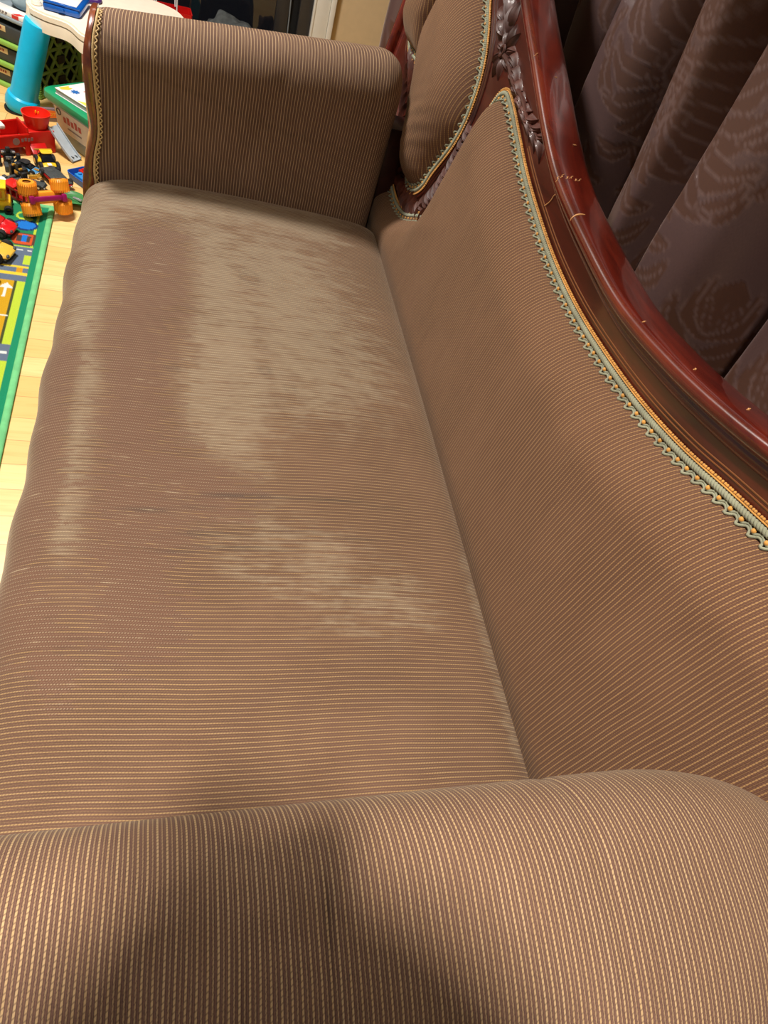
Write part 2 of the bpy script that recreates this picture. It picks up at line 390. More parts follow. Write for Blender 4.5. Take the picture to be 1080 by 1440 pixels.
rp = spline([(-.030, -.002), (-.024, .003), (-.0175, .0035), (-.0155, .0015), (-.0135, .006), (-.012, .014), (-.007, .022), (.0, .026), (.006, .024), (.010, .018), (.0125, .006), (.0135, -.012), (.012, -.034), (.004, -.045), (-.014, -.046), (-.03, -.03)], n=48)
ra = MB(); ra.grid(sweep(rail, rp), False, True)
RAIL = ra.build('top_rail', W_RAIL, SOFA, world=True, angle=3.2)
# incised lines along the face
ln = MB()
for off, a, b in ((.016, 30, 178), (.0205, 30, 178)):
    C = inset(low[:int(len(low))], -off); C = C[(C[:, 0] > .2) & (C[:, 0] < 1.16)]
    ln.tube(B(C[:, 0], C[:, 1], -.0006)[::2], .0009, 5)
ln.build('inlay_line', plain('inlay_brown', srgb(120, 74, 40), .4), FRAME, world=True)
md = MB()
for off, rad in ((.016, .0035), (.026, .003)):
    C = inset(np.vstack([mo, mo[:1]]), off, 1); md.tube(B(C[:-1, 0], C[:-1, 1], -.0005), rad, 8, closed=True)
md.build('bead_moulding', W_FACE, FRAME, world=True)

def leaf(mb, c, ang, L, W, lift=.006, bend=.0, curl=0):
    n = 9; m = 5; g = []
    for i in range(n):
        t = i / (n - 1); w = W * math.sin(PI * min(1, t**.75 * 1.0)) * (1 - .25 * t) + .0006
        a = ang + bend * t; x = L * (t * math.cos(a) ); y = L * (t * math.sin(a)); row = []
        for j in range(-m, m + 1):
            s = j / m; q = s * w
            hh = lift * math.sin(PI * (t * .85 + .12)) * (1 - s * s * .9) + .0025 * abs(s) * math.cos(PI * s * 1.5) - (0.0022 if j == 0 else 0) + curl * t * t
            row.append(B(c[0] + x - q * math.sin(a), c[1] + y + q * math.cos(a), hh - .0015))
        g.append(row)
    mb.grid(g)
cv = MB(); h0_ = .455
# flower with a pierced centre, leaf sprays above and below
fc = (1.405, .458)
for k in range(9): leaf(cv, (fc[0] + .007 * math.cos(k * .7), fc[1] + .007 * math.sin(k * .7)), k * 2 * PI / 9, .040, .013, .010)
th = np.linspace(0, 2 * PI, 20, endpoint=False); cv.tube(B(fc[0] + .008 * np.cos(th), fc[1] + .008 * np.sin(th), .006), .0035, 6, closed=True)
spray = [((1.425, .476), .65, .055, .011), ((1.452, .492), .55, .06, .010), ((1.43, .488), 1.1, .04, .008), ((1.445, .472), .15, .045, .009), ((1.475, .505), .45, .07, .009), ((1.49, .522), .9, .04, .007), ((1.47, .488), .1, .04, .007)]
for c, a, L, W in spray: leaf(cv, c, a, L * 1.15, W * 1.9, .013, .25)
for i in range(8):
    t = i / 7; y = 1.375 - .235 * t; h = .455 - .036 * t - .012 * math.sin(t * PI)
    leaf(cv, (y, h + .006), PI + .75 - .5 * t, .045, .014, .011, -.7); leaf(cv, (y, h - .002), PI - .75 + .3 * t, .052, .016, .011, .8)
cv.tube(B(np.linspace(1.39, 1.13, 30), h0_ + np.linspace(0, -.035, 30) + .003 * np.sin(np.linspace(0, 14, 30)), .004), np.linspace(.006, .0025, 30), 7)
cv.build('carved_flower_spray', W_CARVE, FRAME, world=True)
cw = MB()
for i in range(22):
    t = i / 21; y = 1.40 + .50 * t; h = .125 - .03 * math.sin(t * 3) + (.13 * max(0, (t - .55) / .45))
    leaf(cw, (y, h - .028), 1.1 - .35 * math.sin(t * 9), .062, .008, .011, .9)
bp_ = spline([(1.378, .33), (1.388, .26), (1.402, .20), (1.432, .145), (1.48, .098), (1.55, .076), (1.62, .082), (1.68, .11)], n=30); bt2 = np.gradient(bp_, axis=0)
for i in range(30): leaf(cw, tuple(bp_[i] - .012 * np.array([0, 1])), math.atan2(bt2[i, 1], bt2[i, 0]) + .85 + .25 * math.sin(i * 1.7), .040, .0085, .011, 1.0)
for i in range(6): leaf(cw, (1.80 + .02 * i, .20 + .012 * i), 1.5 - .2 * i, .06, .012, .012, .5)
cw.build('carved_scroll_band', W_CARVE, FRAME, world=True)
# pale chips in the varnish of the rail
chip_m = plain('bare_wood_chip', srgb(214, 160, 104), .6)
def rail_at(Y, k):   # k index along the rail profile
    S_ = sweep(rail, rp); i = int(np.argmin(np.abs(rail[:180, 0] - Y))); return S_[i]
SW = sweep(rail, rp)
def chip(Y, k0, k1, r, skew=0., n=8):
    pts = []
    for j in range(n):
        t = j / (n - 1); k = int(round(k0 + (k1 - k0) * t)); yy = Y + skew * t
        i = int(np.argmin(np.abs(rail[:170, 0] - yy))); p = SW[i, k].copy(); p[1] += yy - rail[i, 0]; pts.append(p)
    ch = MB(); ch.tube(np.array(pts), r * np.sin(np.linspace(.3, PI - .3, n)), 5); ch.build('varnish_chip', chip_m, RAIL, world=True)
chip(.885, 13, 20, .0013, .004)
for q in range(6): chip(.972 + .003 * (q % 2), 14 + q * 2, 16 + q * 2, .0007, .009)
for y_, k_ in ((1.20, 24), (1.06, 27), (.645, 17), (.54, 19), (.46, 22), (1.24, 15)): chip(y_, k_, k_ + 2, .0008, .004)
cc = spline([(.985, .405), (.999, .395), (1.0, .385), (1.008, .372)], n=14); ch = MB(); ch.tube(B(cc[:, 0], cc[:, 1], .0006), .0007, 5)
ch.build('varnish_crack', chip_m, RAIL, world=True)

# --- arms
def arm(name, side, Xback, Lround, rround, label_part):
    # profile (q towards the seat, z), roll centre q=-.07
    rc = (-.070, .686); r = .078
    roll = [(rc[0] + r * math.cos(t), rc[1] + r * math.sin(t)) for t in np.radians(np.linspace(-5, 100, 20))]
    pts = [(-.004, .36), (-.003, .45), (-.002, .53), (0.001, .60), (.005, .65)] + roll + [(-.115, .758), (-.150, .748), (-.185, .728), (-.208, .695), (-.214, .65), (-.205, .58), (-.195, .48), (-.195, .30), (-.195, .16)]
    pr = spline(pts, step=.006)
    T = np.gradient(pr, axis=0); T /= np.linalg.norm(T, axis=1)[:, None]; Nn = np.stack([-T[:, 1], T[:, 0]], 1)   # points inwards
    if Nn[0][0] > 0: Nn = -Nn
    al = np.r_[0, np.cumsum(np.linalg.norm(np.diff(pr, axis=0), axis=1))]
    gx = spline([(.20, -.172), (.40, -.170), (.438, -.168), (.456, -.170), (.494, -.168), (.539, -.160), (.594, -.159), (.669, -.163), (.734, -.165), (.764, -.160), (.80, -.157)], n=80)
    wx = spline([(.15, -.186), (.30, -.188), (.406, -.189), (.437, -.188), (.476, -.181), (.523, -.169), (.566, -.165), (.592, -.167), (.643, -.173), (.691, -.177), (.721, -.176), (.756, -.170), (.80, -.165)], n=80)
    nx = 110; ts = np.linspace(0, 1, nx); te = np.linspace(0, 1, 16)[1:]
    Ps = []; Us = []
    for k, t in enumerate(np.r_[ts, 1 + te]):
        if t <= 1: sh = 0.; 
        xf = np.interp(pr[:, 1], gx[:, 0], gx[:, 1]); Xb = Xback - Lround
        if t <= 1: X = xf + (Xb - xf) * t; sh = 0.
        else:
            a_ = (t - 1) * PI / 2; X = np.full(len(pr), Xb + Lround * math.sin(a_)); sh = rround * (1 - math.cos(a_))
        sh2 = sh
        if t < .04: sh2 = .004 * (1 - t / .04)**2
        groove = .0022 * np.exp(-((X - .305) / .0045)**2) if side > 0 else .0
        wr = 0.
        if side < 0:
            z = pr[:, 1]; wr = .0035 * np.exp(-(((X - .16) - (z - .6) * .35) / .02)**2) * sstep(.45, .55, z) * sstep(.76, .68, z) + .003 * np.exp(-(((X + .02) + (z - .55) * .9) / .022)**2) * sstep(.45, .5, z) * sstep(.68, .6, z) \
                 + .0025 * np.exp(-(((z - .66) + (X - .05) * .25) / .012)**2) * sstep(-.2, -.05, X) * sstep(.1, 0, X)
        qq = pr + Nn * (sh2 + groove + wr if not isinstance(wr, float) or True else 0)[:, None] if hasattr(sh2 + groove + wr, '__len__') else pr + Nn * (sh2 + groove)
        bulge = .006 * np.sin(PI * np.clip((X + .16) / .6, 0, 1)) * sstep(.42, .56, pr[:, 1]) * sstep(.72, .6, pr[:, 1])
        q = qq[:, 0] + bulge * (pr[:, 0] > -.03); z = qq[:, 1].copy()
        ztop = .752 + .09 * X - .764; z = z + (ztop) * sstep(.50, .68, z)
        Yv = (.098 + .07 + q) if side > 0 else (1.58 - q)
        Ps.append(np.stack([X, Yv, z], 1)); Us.append(np.stack([X + (sh * .55 if t > 1 else 0) , al], 1))
    Ps = np.array(Ps); Us = np.array(Us)
    m = MB(); m.grid(Ps); m.uv = Us.reshape(-1, 2)
    st = np.zeros(Ps.shape[:2])
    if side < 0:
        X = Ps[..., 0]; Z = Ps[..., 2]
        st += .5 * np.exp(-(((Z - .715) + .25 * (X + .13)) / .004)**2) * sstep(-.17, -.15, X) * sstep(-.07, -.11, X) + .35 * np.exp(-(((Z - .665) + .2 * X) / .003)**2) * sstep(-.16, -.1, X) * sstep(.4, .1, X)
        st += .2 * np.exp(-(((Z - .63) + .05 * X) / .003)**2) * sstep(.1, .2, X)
    else:
        X = Ps[..., 0]; Yv = Ps[..., 1]
        for xx, w in ((-.005, .0012), (.062, .0012), (.112, .0014)): st += .7 * np.exp(-((X - xx - (Yv - .1) * .04) / w)**2) * sstep(.125, .09, Yv)
    m.att = {'stain_crease': np.clip(st, 0, 1).ravel()}
    # close the back end
    ring = Ps[-1]; c = ring.mean(0); n0 = len(m.v); k0 = (len(Ps) - 1) * len(pr)
    m.v.append(tuple(c)); m.uv = np.vstack([m.uv, [Us[-1, 0, 0], 0]]); m.att['stain_crease'] = np.r_[m.att['stain_crease'], 0]
    for j in range(len(pr) - 1): m.f.append((k0 + j, k0 + j + 1, n0))
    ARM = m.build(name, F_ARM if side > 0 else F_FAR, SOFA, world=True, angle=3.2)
    # carved wooden facing on the front end
    off = .004; ro = pr - Nn * off
    w = MB(); zt = ro[:, 1] + (.752 + .09 * -.165 - .764) * sstep(.50, .68, ro[:, 1])
    Yv = (.168 + ro[:, 0]) if side > 0 else (1.58 - ro[:, 0])
    Xf = np.interp(pr[:, 1], wx[:, 0], wx[:, 1]); Xg = np.interp(pr[:, 1], gx[:, 0], gx[:, 1]) + .002
    oth = [np.stack([Xg, Yv, zt], 1), np.stack([Xg - .003, Yv, zt], 1), np.stack([Xf + .003, Yv, zt], 1), np.stack([Xf, Yv + (.003 if side < 0 else -.003) * np.sign(ro[:, 0] + .07), zt - .001], 1)]
    G = np.array(oth); w.grid(G)
    cy = Yv.mean() * 0 + (.168 - .065 if side > 0 else 1.645)
    zc_ = .52; rg = lambda k, dx: np.stack([Xf + dx + (np.median(Xf) - Xf) * (1 - k), cy + (Yv - cy) * k, zc_ + (zt - zc_) * k], 1)
    w.grid(np.array([G[-1], rg(.93, -.001), rg(.86, .004), rg(.80, .004), rg(.74, -.001), rg(.40, -.003), rg(.001, -.003)]), False, True)
    w.grid(np.array([G[0], np.stack([Xg, cy + (Yv - cy) * .0, zt], 1)]))
    w.build('arm_facing', W_FACE if side > 0 else wood('arm_facing_wood', srgb(100, 44, 22), srgb(136, 66, 34), .25, .5), ARM, world=True, angle=.9)
    # braid along the inner front edge
    g = MB(); path = np.stack([Xg + .0045, Yv + (-.0025 if side < 0 else .0025), zt], 1)[:76]
    path = spline(path, step=.0012); L = np.arange(len(path)) * .0012
    for k in (0, PI): g.tube(path + np.stack([.0014 * np.cos(L / .006 * 2 * PI + k), -.0012 * np.sin(L / .006 * 2 * PI + k), 0 * L], 1), .0016, 5)
    g.tube(path + np.stack([.0050 + .002 * np.sin(L / .011 * 2 * PI), 0 * L - .0015, 0 * L], 1), .0013, 5)
    g.build('braid_trim', plain('pale_gold_braid_%d' % (side + 1), srgb(206, 178, 128), .8), ARM, world=True, angle=3.2)
    return ARM
arm('armrest', -1, .447, .045, .040, '')
arm('armrest', 1, .510, .15, .062, '')

sp_ = MB(); sp_.box((.475, 1.715, .42), (.10, .09, .44), .012); sp_.build('arm_gap_blocker', wood('dark_gap_fill', srgb(38, 14, 10), srgb(58, 22, 16), .4, .2), SOFA, world=True)  # added dark block: keeps light out of the gap behind the far arm
# --- base and feet
bs = MB(); bs.box((.155, .87, .235), (.66, 1.78, .17), .01); bs.box((.36, 1.88, .235), (.25, .30, .17), .01)
bs.build('seat_base', W_FACE, SOFA, world=True)
for x, y in ((-.14, .03), (-.14, 1.71), (.45, .03), (.45, 2.0)):
    l = MB(); l.lathe([(.0, .16), (.034, .155), (.036, .13), (.024, .11), (.03, .08), (.02, .05), (.016, .015), (.02, .0), (0, 0)], (x, y, 0), 16); l.build('leg', W_RAIL, SOFA, world=True)
# ------------------------------------------------------------------ small things on the floor
RED = plain('toy_red', srgb(206, 30, 22), .3, var=.05); ORANGE = plain('toy_orange', srgb(246, 160, 40), .45); YEL = plain('toy_yellow', srgb(240, 196, 34), .35)
BLK = plain('toy_black', srgb(34, 36, 38), .45); DGREY = plain('toy_dark_grey', srgb(66, 72, 74), .5); SILV = plain('toy_silver', srgb(196, 200, 204), .25, metal=.7)
BLUE = plain('toy_blue', srgb(40, 110, 190), .3); LBLUE = plain('toy_light_blue', srgb(74, 142, 190), .3); WHT = plain('toy_white', srgb(240, 242, 240), .4)
PURP = plain('toy_magenta', srgb(150, 22, 96), .35); GOLD = plain('toy_gold', srgb(206, 160, 60), .3, metal=.5); DRED = plain('toy_dark_red', srgb(150, 16, 18), .35)
TYRE = plain('toy_tyre', srgb(28, 28, 28), .7); DGREEN = plain('toy_green', srgb(44, 120, 60), .4); GLASS = plain('toy_window', srgb(20, 26, 34), .15); GREYP = plain('pale_grey_plastic', srgb(176, 188, 196), .4)

# --- rug with a printed road map
def rug():
    ry = math.tan(.018); Y0, Y1 = .15, 2.215; W = 1.35
    es = np.r_[np.arange(.0, .16, .0022), np.arange(.16, W, .03)]; ysr = np.arange(Y0, Y1, .0045)
    E_, G_ = np.meshgrid(es, ysr, indexing='ij')
    X = -.3075 - .018 * G_ - E_; P = np.stack([X, G_, np.full_like(X, .007) + .0006 * np.sin(G_ * 900) * np.sin(E_ * 800)], -1)
    c = np.zeros(P.shape); x = X; y = G_
    def put(mask, rgb): c[mask] = rgb
    def ell(cx, cy, a, b, an=0):
        dx = x - cx; dy = y - cy; s = dx * math.cos(an) + dy * math.sin(an); t = -dx * math.sin(an) + dy * math.cos(an); return (s / a)**2 + (t / b)**2 < 1
    def rect(x0, x1, y0, y1): return (x > x0) & (x < x1) & (y > y0) & (y < y1)
    LIME = srgb(188, 214, 62); TEAL = srgb(22, 140, 100); GRN = srgb(30, 128, 84); ROAD = srgb(98, 114, 138); WH = srgb(230, 235, 230); GO = srgb(206, 160, 24); OR = srgb(208, 84, 34)
    put(y > 0, GRN)
    put((E_ > .031) & (y < 1.815), LIME)
    put((E_ > .058) & (y < 1.815) & (y > 1.545), GO); put((E_ > .051) & (E_ < .0575) & (y < 1.815) & (y > 1.545), srgb(70, 76, 40))
    put((E_ > .058) & (y < 1.48) & (y > 1.1), GO)
    put((E_ > .031) & (y > 1.812) & (y < 1.978), ROAD)
    put(rect(-.392, -.372, 1.895, 1.938) & (E_ > .031), LIME); put(rect(-.46, -.37, 1.876, 1.887) & (E_ > .031), srgb(232, 206, 60)); put(rect(-.46, -.37, 1.842, 1.852) & (E_ > .031), srgb(232, 206, 60)); put(rect(-.401, -.386, 1.852, 1.876), srgb(210, 150, 30))
    for x0 in (-.48, -.448, -.416, -.387): put(rect(x0, x0 + .016, 1.960, 1.968) & (E_ > .033), WH)
    put((E_ > .031) & (y > 1.978) & (y < 1.986), LIME)
    put((E_ > .034) & (E_ < .041) & (y > 1.98) & (y < 2.20), LIME)
    put(ell(-.412, 2.095, .034, .030), srgb(20, 50, 110)); put(ell(-.410, 2.095, .026, .022), srgb(20, 120, 215)); 
    put(ell(-.404, 2.022, .036, .042, .2) & rect(-.445, -.376, 1.988, 2.05), srgb(90, 60, 50)); put(ell(-.404, 2.018, .032, .037, .2) & rect(-.44, -.382, 1.992, 2.046), OR); put(rect(-.424, -.388, 2.006, 2.04), srgb(76, 62, 60)); put(rect(-.411, -.397, 2.006, 2.042), srgb(20, 120, 215))
    put(ell(-.425, 2.145, .018, .022) & ~ell(-.425, 2.145, .012, .014), LIME); put(ell(-.408, 2.13, .012, .010), LIME)
    put(rect(-.418, -.410, 1.735, 1.785), WH); put((np.abs(x + .414) < (1.80 - y) * .8) & (y > 1.778) & (y < 1.80), WH); put(rect(-.60, -.392, 1.655, 1.662), WH)
    put((E_ > .031) & (y > 1.48) & (y < 1.545), ROAD); put(rect(-.42, -.372, 1.508, 1.518), WH); put(rect(-.50, -.45, 1.508, 1.518), WH)
    put((E_ > .16) & (y < 1.1) & ((x % .6) > .22), GRN); put((E_ > .2) & (np.abs((y % .5) - .25) < .06), ROAD); put((E_ > .3) & (np.abs((x % .6) - .1) < .06), ROAD)
    put((E_ > .015) & (E_ < .031), TEAL)
    t = NT('rug_print'); o = t.obj(); col = t.attr('print', 'Color'); nz = t.noise(o, 700, 2)
    t.set(Base_Color=t.mix(t.mr(nz, .3, .7, 0, .22), col, srgb(20, 40, 30)), Roughness=.95, Specular_IOR_Level=.1, Sheen_Weight=.15); t.bump(nz, .5, .0015)
    r = thing('road_map_rug', 'green play rug printed with roads, cars and parking bays on the floor', 'rug', (-.9, 1.2, 0))
    m = MB(); m.grid(P); n0 = len(m.v)
    m.att = {'print': c.reshape(-1, 3)}; m.uv = np.zeros((len(m.v), 2)); m.build('printed_pile', t.m, r, world=True, angle=3.2)
    b = MB(); yy = np.linspace(Y0, Y1 + .004, 60); path = np.stack([-.3075 - .018 * yy - .0075, yy, np.full(60, .006)], 1)
    b.grid(np.array([path + np.array([.0085 * math.cos(a), 0, .0052 * math.sin(a)]) for a in np.linspace(0, 2 * PI, 15)[:-1]]), True, False)
    xx = np.linspace(-.36, -1.69, 30); path = np.stack([xx, np.full(30, Y1), np.full(30, .006)], 1)
    b.grid(np.array([path + np.array([0, .0085 * math.cos(a), .0052 * math.sin(a)]) for a in np.linspace(0, 2 * PI, 15)[:-1]]), True, False)
    tb = plain('rug_binding', srgb(112, 196, 132), .9, var=.1, bump=.002, bscale=500); b.build('edge_binding', tb, r, world=True, angle=3.2)
    k = MB(); k.box((-.98, (Y0 + Y1) / 2, .003), (1.22, Y1 - Y0 - .02, .006)); k.build('backing', plain('rug_backing', srgb(170, 170, 150), .9), r, world=True)
rug()
RZ = .0078   # height of the rug surface

# --- play table: cream scalloped top, round cyan legs
CY = plain('cyan_plastic', srgb(6, 190, 240), .35, var=.03); CREAM = plain('cream_plastic', srgb(250, 240, 220), .4, var=.02)
T = thing('play_table', 'low cream play table with round bright cyan legs beside the far arm of the sofa', 'table', (-.2, 3.0, 0))
pl = spline([(-.492, 2.90), (-.470, 2.835), (-.444, 2.815), (-.420, 2.80), (-.392, 2.793), (-.366, 2.786), (-.343, 2.765), (-.322, 2.728), (-.30, 2.70), (-.22, 2.68), (-.12, 2.72), (-.05, 2.78), (0, 2.86), (.02, 3.0), (-.02, 3.14), (-.12, 3.2), (-.3, 3.2), (-.42, 3.17), (-.47, 3.1), (-.475, 3.0)], n=90, closed=True)
m = MB(); m.prism(pl.tolist(), .026, bev=.006, z0=.310); m.build('table_top', CREAM, T, world=True, angle=.9)
m = MB(); C2 = spline(pl, n=120, closed=True); cc_ = C2.mean(0); inn = cc_ + (C2 - cc_) * .975
m.grid(np.array([np.c_[C2, np.full(120, .312)], np.c_[C2 + (C2 - cc_) * .004, np.full(120, .296)], np.c_[C2, np.full(120, .278)], np.c_[inn, np.full(120, .279)], np.c_[inn, np.full(120, .312)]]), False, True); m.build('apron', CREAM, T, world=True, angle=.9)
for (fx, fy), (tx, ty) in (((-.532, 2.855), (-.452, 2.845)), ((-.02, 2.78), (-.08, 2.84)), ((-.26, 3.22), (-.28, 3.13)), ((.06, 3.2), (-.03, 3.13))):
    a = Vector((fx, fy, .0)); b = Vector((tx, ty, .292)); ax = (b - a)
    m = MB(); q = ax.to_track_quat('Z', 'Y').to_matrix().to_4x4(); L = ax.length
    m.lathe([(0, 0), (.046, 0), (.054, .012), (.056, .03), (.052, .05), (.0455, .056), (.044, .07), (.0415, L - .01), (.040, L), (0, L)], n=32, M=Matrix.Translation(a) @ q)
    lg = m.build('leg', CY, T, world=True, angle=.6)
    m = MB(); m.cyl((fx, fy, .0), (fx, fy, .007), .053, n=28); m.build('foot_pad', TYRE, lg, world=True)
m = MB(); m.cyl((-.463, 2.872, .262), (-.455, 2.868, .336), .034, .029, 24, bev=.004); m.cyl((-.455, 2.868, .336), (-.455, 2.868, .350), .018, .012, 16, bev=.003); m.build('corner_post', CREAM, T, world=True)
# --- blue case lying on the table
T2 = thing('blue_plastic_case', 'shiny blue plastic case with a white paper inside lying on the cream table', 'case', (-.368, 2.90, .3368), -.12)
BT = plain('translucent_blue', srgb(14, 92, 186), .12, coat=.5)
m = MB(); m.box((0, 0, .012), (.115, .150, .024), .009, seg=3); m.build('case_body', BT, T2)
m = MB(); m.box((-.004, .005, .0245), (.092, .112, .002), .001); m.build('paper_insert', WHT, T2)
m = MB(); m.box((.0, -.072, .026), (.11, .006, .006), .002); m.box((.0, -.078, .014), (.02, .008, .014), .003); m.build('latch', BT, T2)
T3 = thing('purple_toy_frame', 'thin purple plastic frame lying behind the blue case on the table', 'toy', (-.325, 3.03, .3368), .2)
m = MB(); pr_ = spline([(-.04, -.03, .006), (.04, -.03, .006), (.04, .03, .006), (-.04, .03, .006)], n=40, closed=True); m.tube(pr_, .006, 8, closed=True); m.build('frame_ring', plain('purple_plastic', srgb(72, 40, 110), .4), T3)

CHAR0 = plain('tower_back', srgb(50, 54, 50), .6)
# --- lime drawer tower: lattice sides, dark drawer fronts
LIMEP = plain('lime_plastic', srgb(146, 192, 84), .4); LIMED = plain('lime_plastic_lattice', srgb(140, 172, 84), .45)
A_ = math.atan2(-.5, .866)
D = thing('drawer_tower', 'lime green lattice drawer tower with three charcoal drawer fronts behind the cyan leg', 'drawers', (-.485, 2.957, 0), A_)
# local: x to -W along the front, y into depth
Wd, Dp, Ht_ = .36, .255, .226
m = MB()
for x in (-Wd, 0): 
    for y in (0, Dp): m.cyl((x - (.010 if x == 0 else -.010), y + (.010 if y == 0 else -.010), 0), (x - (.010 if x == 0 else -.010), y + (.010 if y == 0 else -.010), Ht_), .010, n=14)
for z in (.012, Ht_ - .008):
    m.box((-Wd / 2, Dp - .006, z), (Wd - .02, .012, .016), .003); m.box((-.006, Dp / 2, z), (.012, Dp - .02, .018), .003); m.box((-Wd + .006, Dp / 2, z), (.012, Dp - .02, .018), .003)
m.build('corner_frame', LIMEP, D)
m = MB()
for k in range(34): m.tube([(-.010 + .0108 * math.cos(a), .010 + .0108 * math.sin(a), .008 + k * .007) for a in np.linspace(-2.2, .9, 8)], .0014, 5)
m.build('corner_ribbing', LIMEP, D)
for xs in (-.005, -Wd + .005):
    m = MB()
    for i in range(3):
        z0 = .012 + i * .068; z1 = z0 + .068
        m.cyl((xs, .012, z0), (xs, Dp - .012, z0), .006, n=6)
        for j in range(4):
            y0 = .016 + j * .056; m.cyl((xs, y0, z0), (xs, y0 + .056, z1), .0055, n=6); m.cyl((xs, y0 + .056, z0), (xs, y0, z1), .0055, n=6)
    m.cyl((xs, .128, .014), (xs, .128, .216), .006, n=6)
    m.build('side_lattice', LIMED, D)
DGm = plain('badge_dark', srgb(52, 44, 30), .5)
for i in range(3): m = MB(); m.box((.0015, .128, .046 + i * .068), (.009, .036, .028), .003); m.build('lattice_badge', DGm, D)
m = MB(); m.box((.25 * -Wd, Dp - .02, .11), (Wd * .45, .012, .2)); m.build('back_panel', CHAR0, D)
m = MB(); m.box((-Wd / 2, Dp / 2, Ht_), (Wd, Dp, .012), .004); m.build('top_panel', plain('pale_grey_panel', srgb(150, 164, 172), .45), D)
CHAR = plain('charcoal_plastic', srgb(58, 62, 62), .5); TAG = plain('tan_paper_label', srgb(216, 190, 140), .7); TAGI = plain('label_print', srgb(150, 60, 40), .7)
for i in range(3):
    z0 = .010 + i * .071
    d = MB(); d.box((-Wd / 2, .004, z0 + .028), (Wd - .044, .016, .046), .004); d.box((-Wd / 2, .13, z0 + .026), (Wd - .05, .23, .040), .004)
    dr = d.build('drawer', CHAR, D)
    h = MB(); h.prism([(-.012, 0), (.0, -.004), (.018, -.004), (.018, .012), (-.004, .012)], Wd - .044, Matrix.Translation((-Wd + .022, 0, z0 + .052)) @ Matrix.Rotation(PI / 2, 4, 'Y') @ Matrix.Rotation(PI / 2, 4, 'Z'), .002) if False else h.box((-Wd / 2, -.004, z0 - .004), (Wd - .04, .022, .016), .005)
    h.build('drawer_pull', LIMEP, dr)
    l = MB(); l.box((-.15, -.0045, z0 + .040), (.075, .0012, .018), .0004); l.build('drawer_label', TAG, dr)
    l = MB()
    for q in range(6): l.box((-.178 + q * .0095, -.0054, z0 + .0405), (.006, .0006, .006 + .002 * (q % 2)))
    l.build('label_print', TAGI, dr)

def dl(x, y, z):    # local on the tower -> world
    return tuple(Matrix.Translation((-.485, 2.957, 0)) @ Matrix.Rotation(A_, 4, 'Z') @ Vector((x, y, z)))
P0 = thing('paper_box', 'flat white printed box with a red stripe on top of the lime drawer tower', 'box', dl(-.125, .030, .2325), A_)
m = MB(); m.box((0, 0, .007), (.20, .05, .014), .0015); m.build('card_body', WHT, P0)
m = MB(); m.prism([(.040, -.025), (.062, -.025), (.074, -.006), (.052, -.006)], .0006, z0=.0141); m.box((.050, -.0254, .007), (.026, .0006, .011)); m.build('red_stripe', plain('print_red', srgb(214, 52, 46), .6), P0)
m = MB()
for q in range(9): m.box((-.085 + q * .0125, -.0254, .009), (.008, .0006, .004)); m.box((-.08 + q * .0115, -.0254, .0042), (.007, .0006, .0022))
m.build('print_line', plain('print_grey', srgb(110, 100, 104), .6), P0)
def lump(name, label, cat, c, r, mat, seed, am=.12, fr=9, strap=None, n=40):
    o = thing(name, label, cat, (c[0], c[1], c[2]))
    m = MB(); bmx = bmesh.new(); bmesh.ops.create_uvsphere(bmx, u_segments=n, v_segments=n // 2, radius=1); rs = random.Random(seed)
    ph = [rs.uniform(0, 6) for _ in range(6)]
    for v in bmx.verts:
        p = v.co; k = 1 + am * (math.sin(p.x * fr * .6 + ph[0] + p.z * 3) * math.sin(p.y * fr * .7 + ph[1]) + .5 * math.sin(p.z * fr + ph[2] + p.x * 4)); sq = lambda q: math.copysign(abs(q)**.7, q)
        v.co = Vector((sq(p.x) * r[0] * k, sq(p.y) * r[1] * k, max(0, r[2] * .95 + sq(p.z) * r[2] * k)))
    m.bm(bmx); m.build('body', mat, o, angle=3.2)
    if strap: s = MB(); s.tube([Vector(q) for q in spline(strap, n=24)], .006, 6); s.build('strap', plain(name + '_strap', srgb(120, 130, 136), .7), o)
    return o
lump('cloth_bag', 'crumpled grey cloth bag on the left top of the lime drawer tower', 'bag', dl(-.268, .13, .2325), (.055, .055, .05), plain('grey_cloth', srgb(96, 98, 102), .8, var=.3, bump=.004, bscale=60), 3, .2, 13, [(-.02, -.06, .02), (.03, -.075, .07), (.06, -.04, .11)])
lump('padded_pouch', 'smooth pale blue-grey pouch on the lime drawer tower beside the cream table', 'pouch', dl(-.125, .125, .2325), (.05, .05, .05), plain('pale_pouch', srgb(160, 182, 192), .6), 5, .04, 5)
W_ = thing('loose_toy_wheel', 'loose grey toy wheel standing on the drawer tower behind the cyan leg', 'wheel', dl(-.014, .030, .2325), A_ + .5)
m = MB(); mw = Matrix.Translation((0, 0, .026)) @ Matrix.Rotation(PI / 2, 4, 'Y'); m.lathe([(.012, -.009), (.022, -.010), (.026, -.006), (.026, .006), (.022, .010), (.012, .009)], n=26, M=mw); m.build('tyre', plain('grey_rubber', srgb(92, 84, 90), .6), W_)
m = MB(); m.lathe([(0, -.004), (.004, -.007), (.013, -.006), (.013, .006), (.004, .007), (0, .004)], n=20, M=mw); m.build('hub', GREYP, W_)

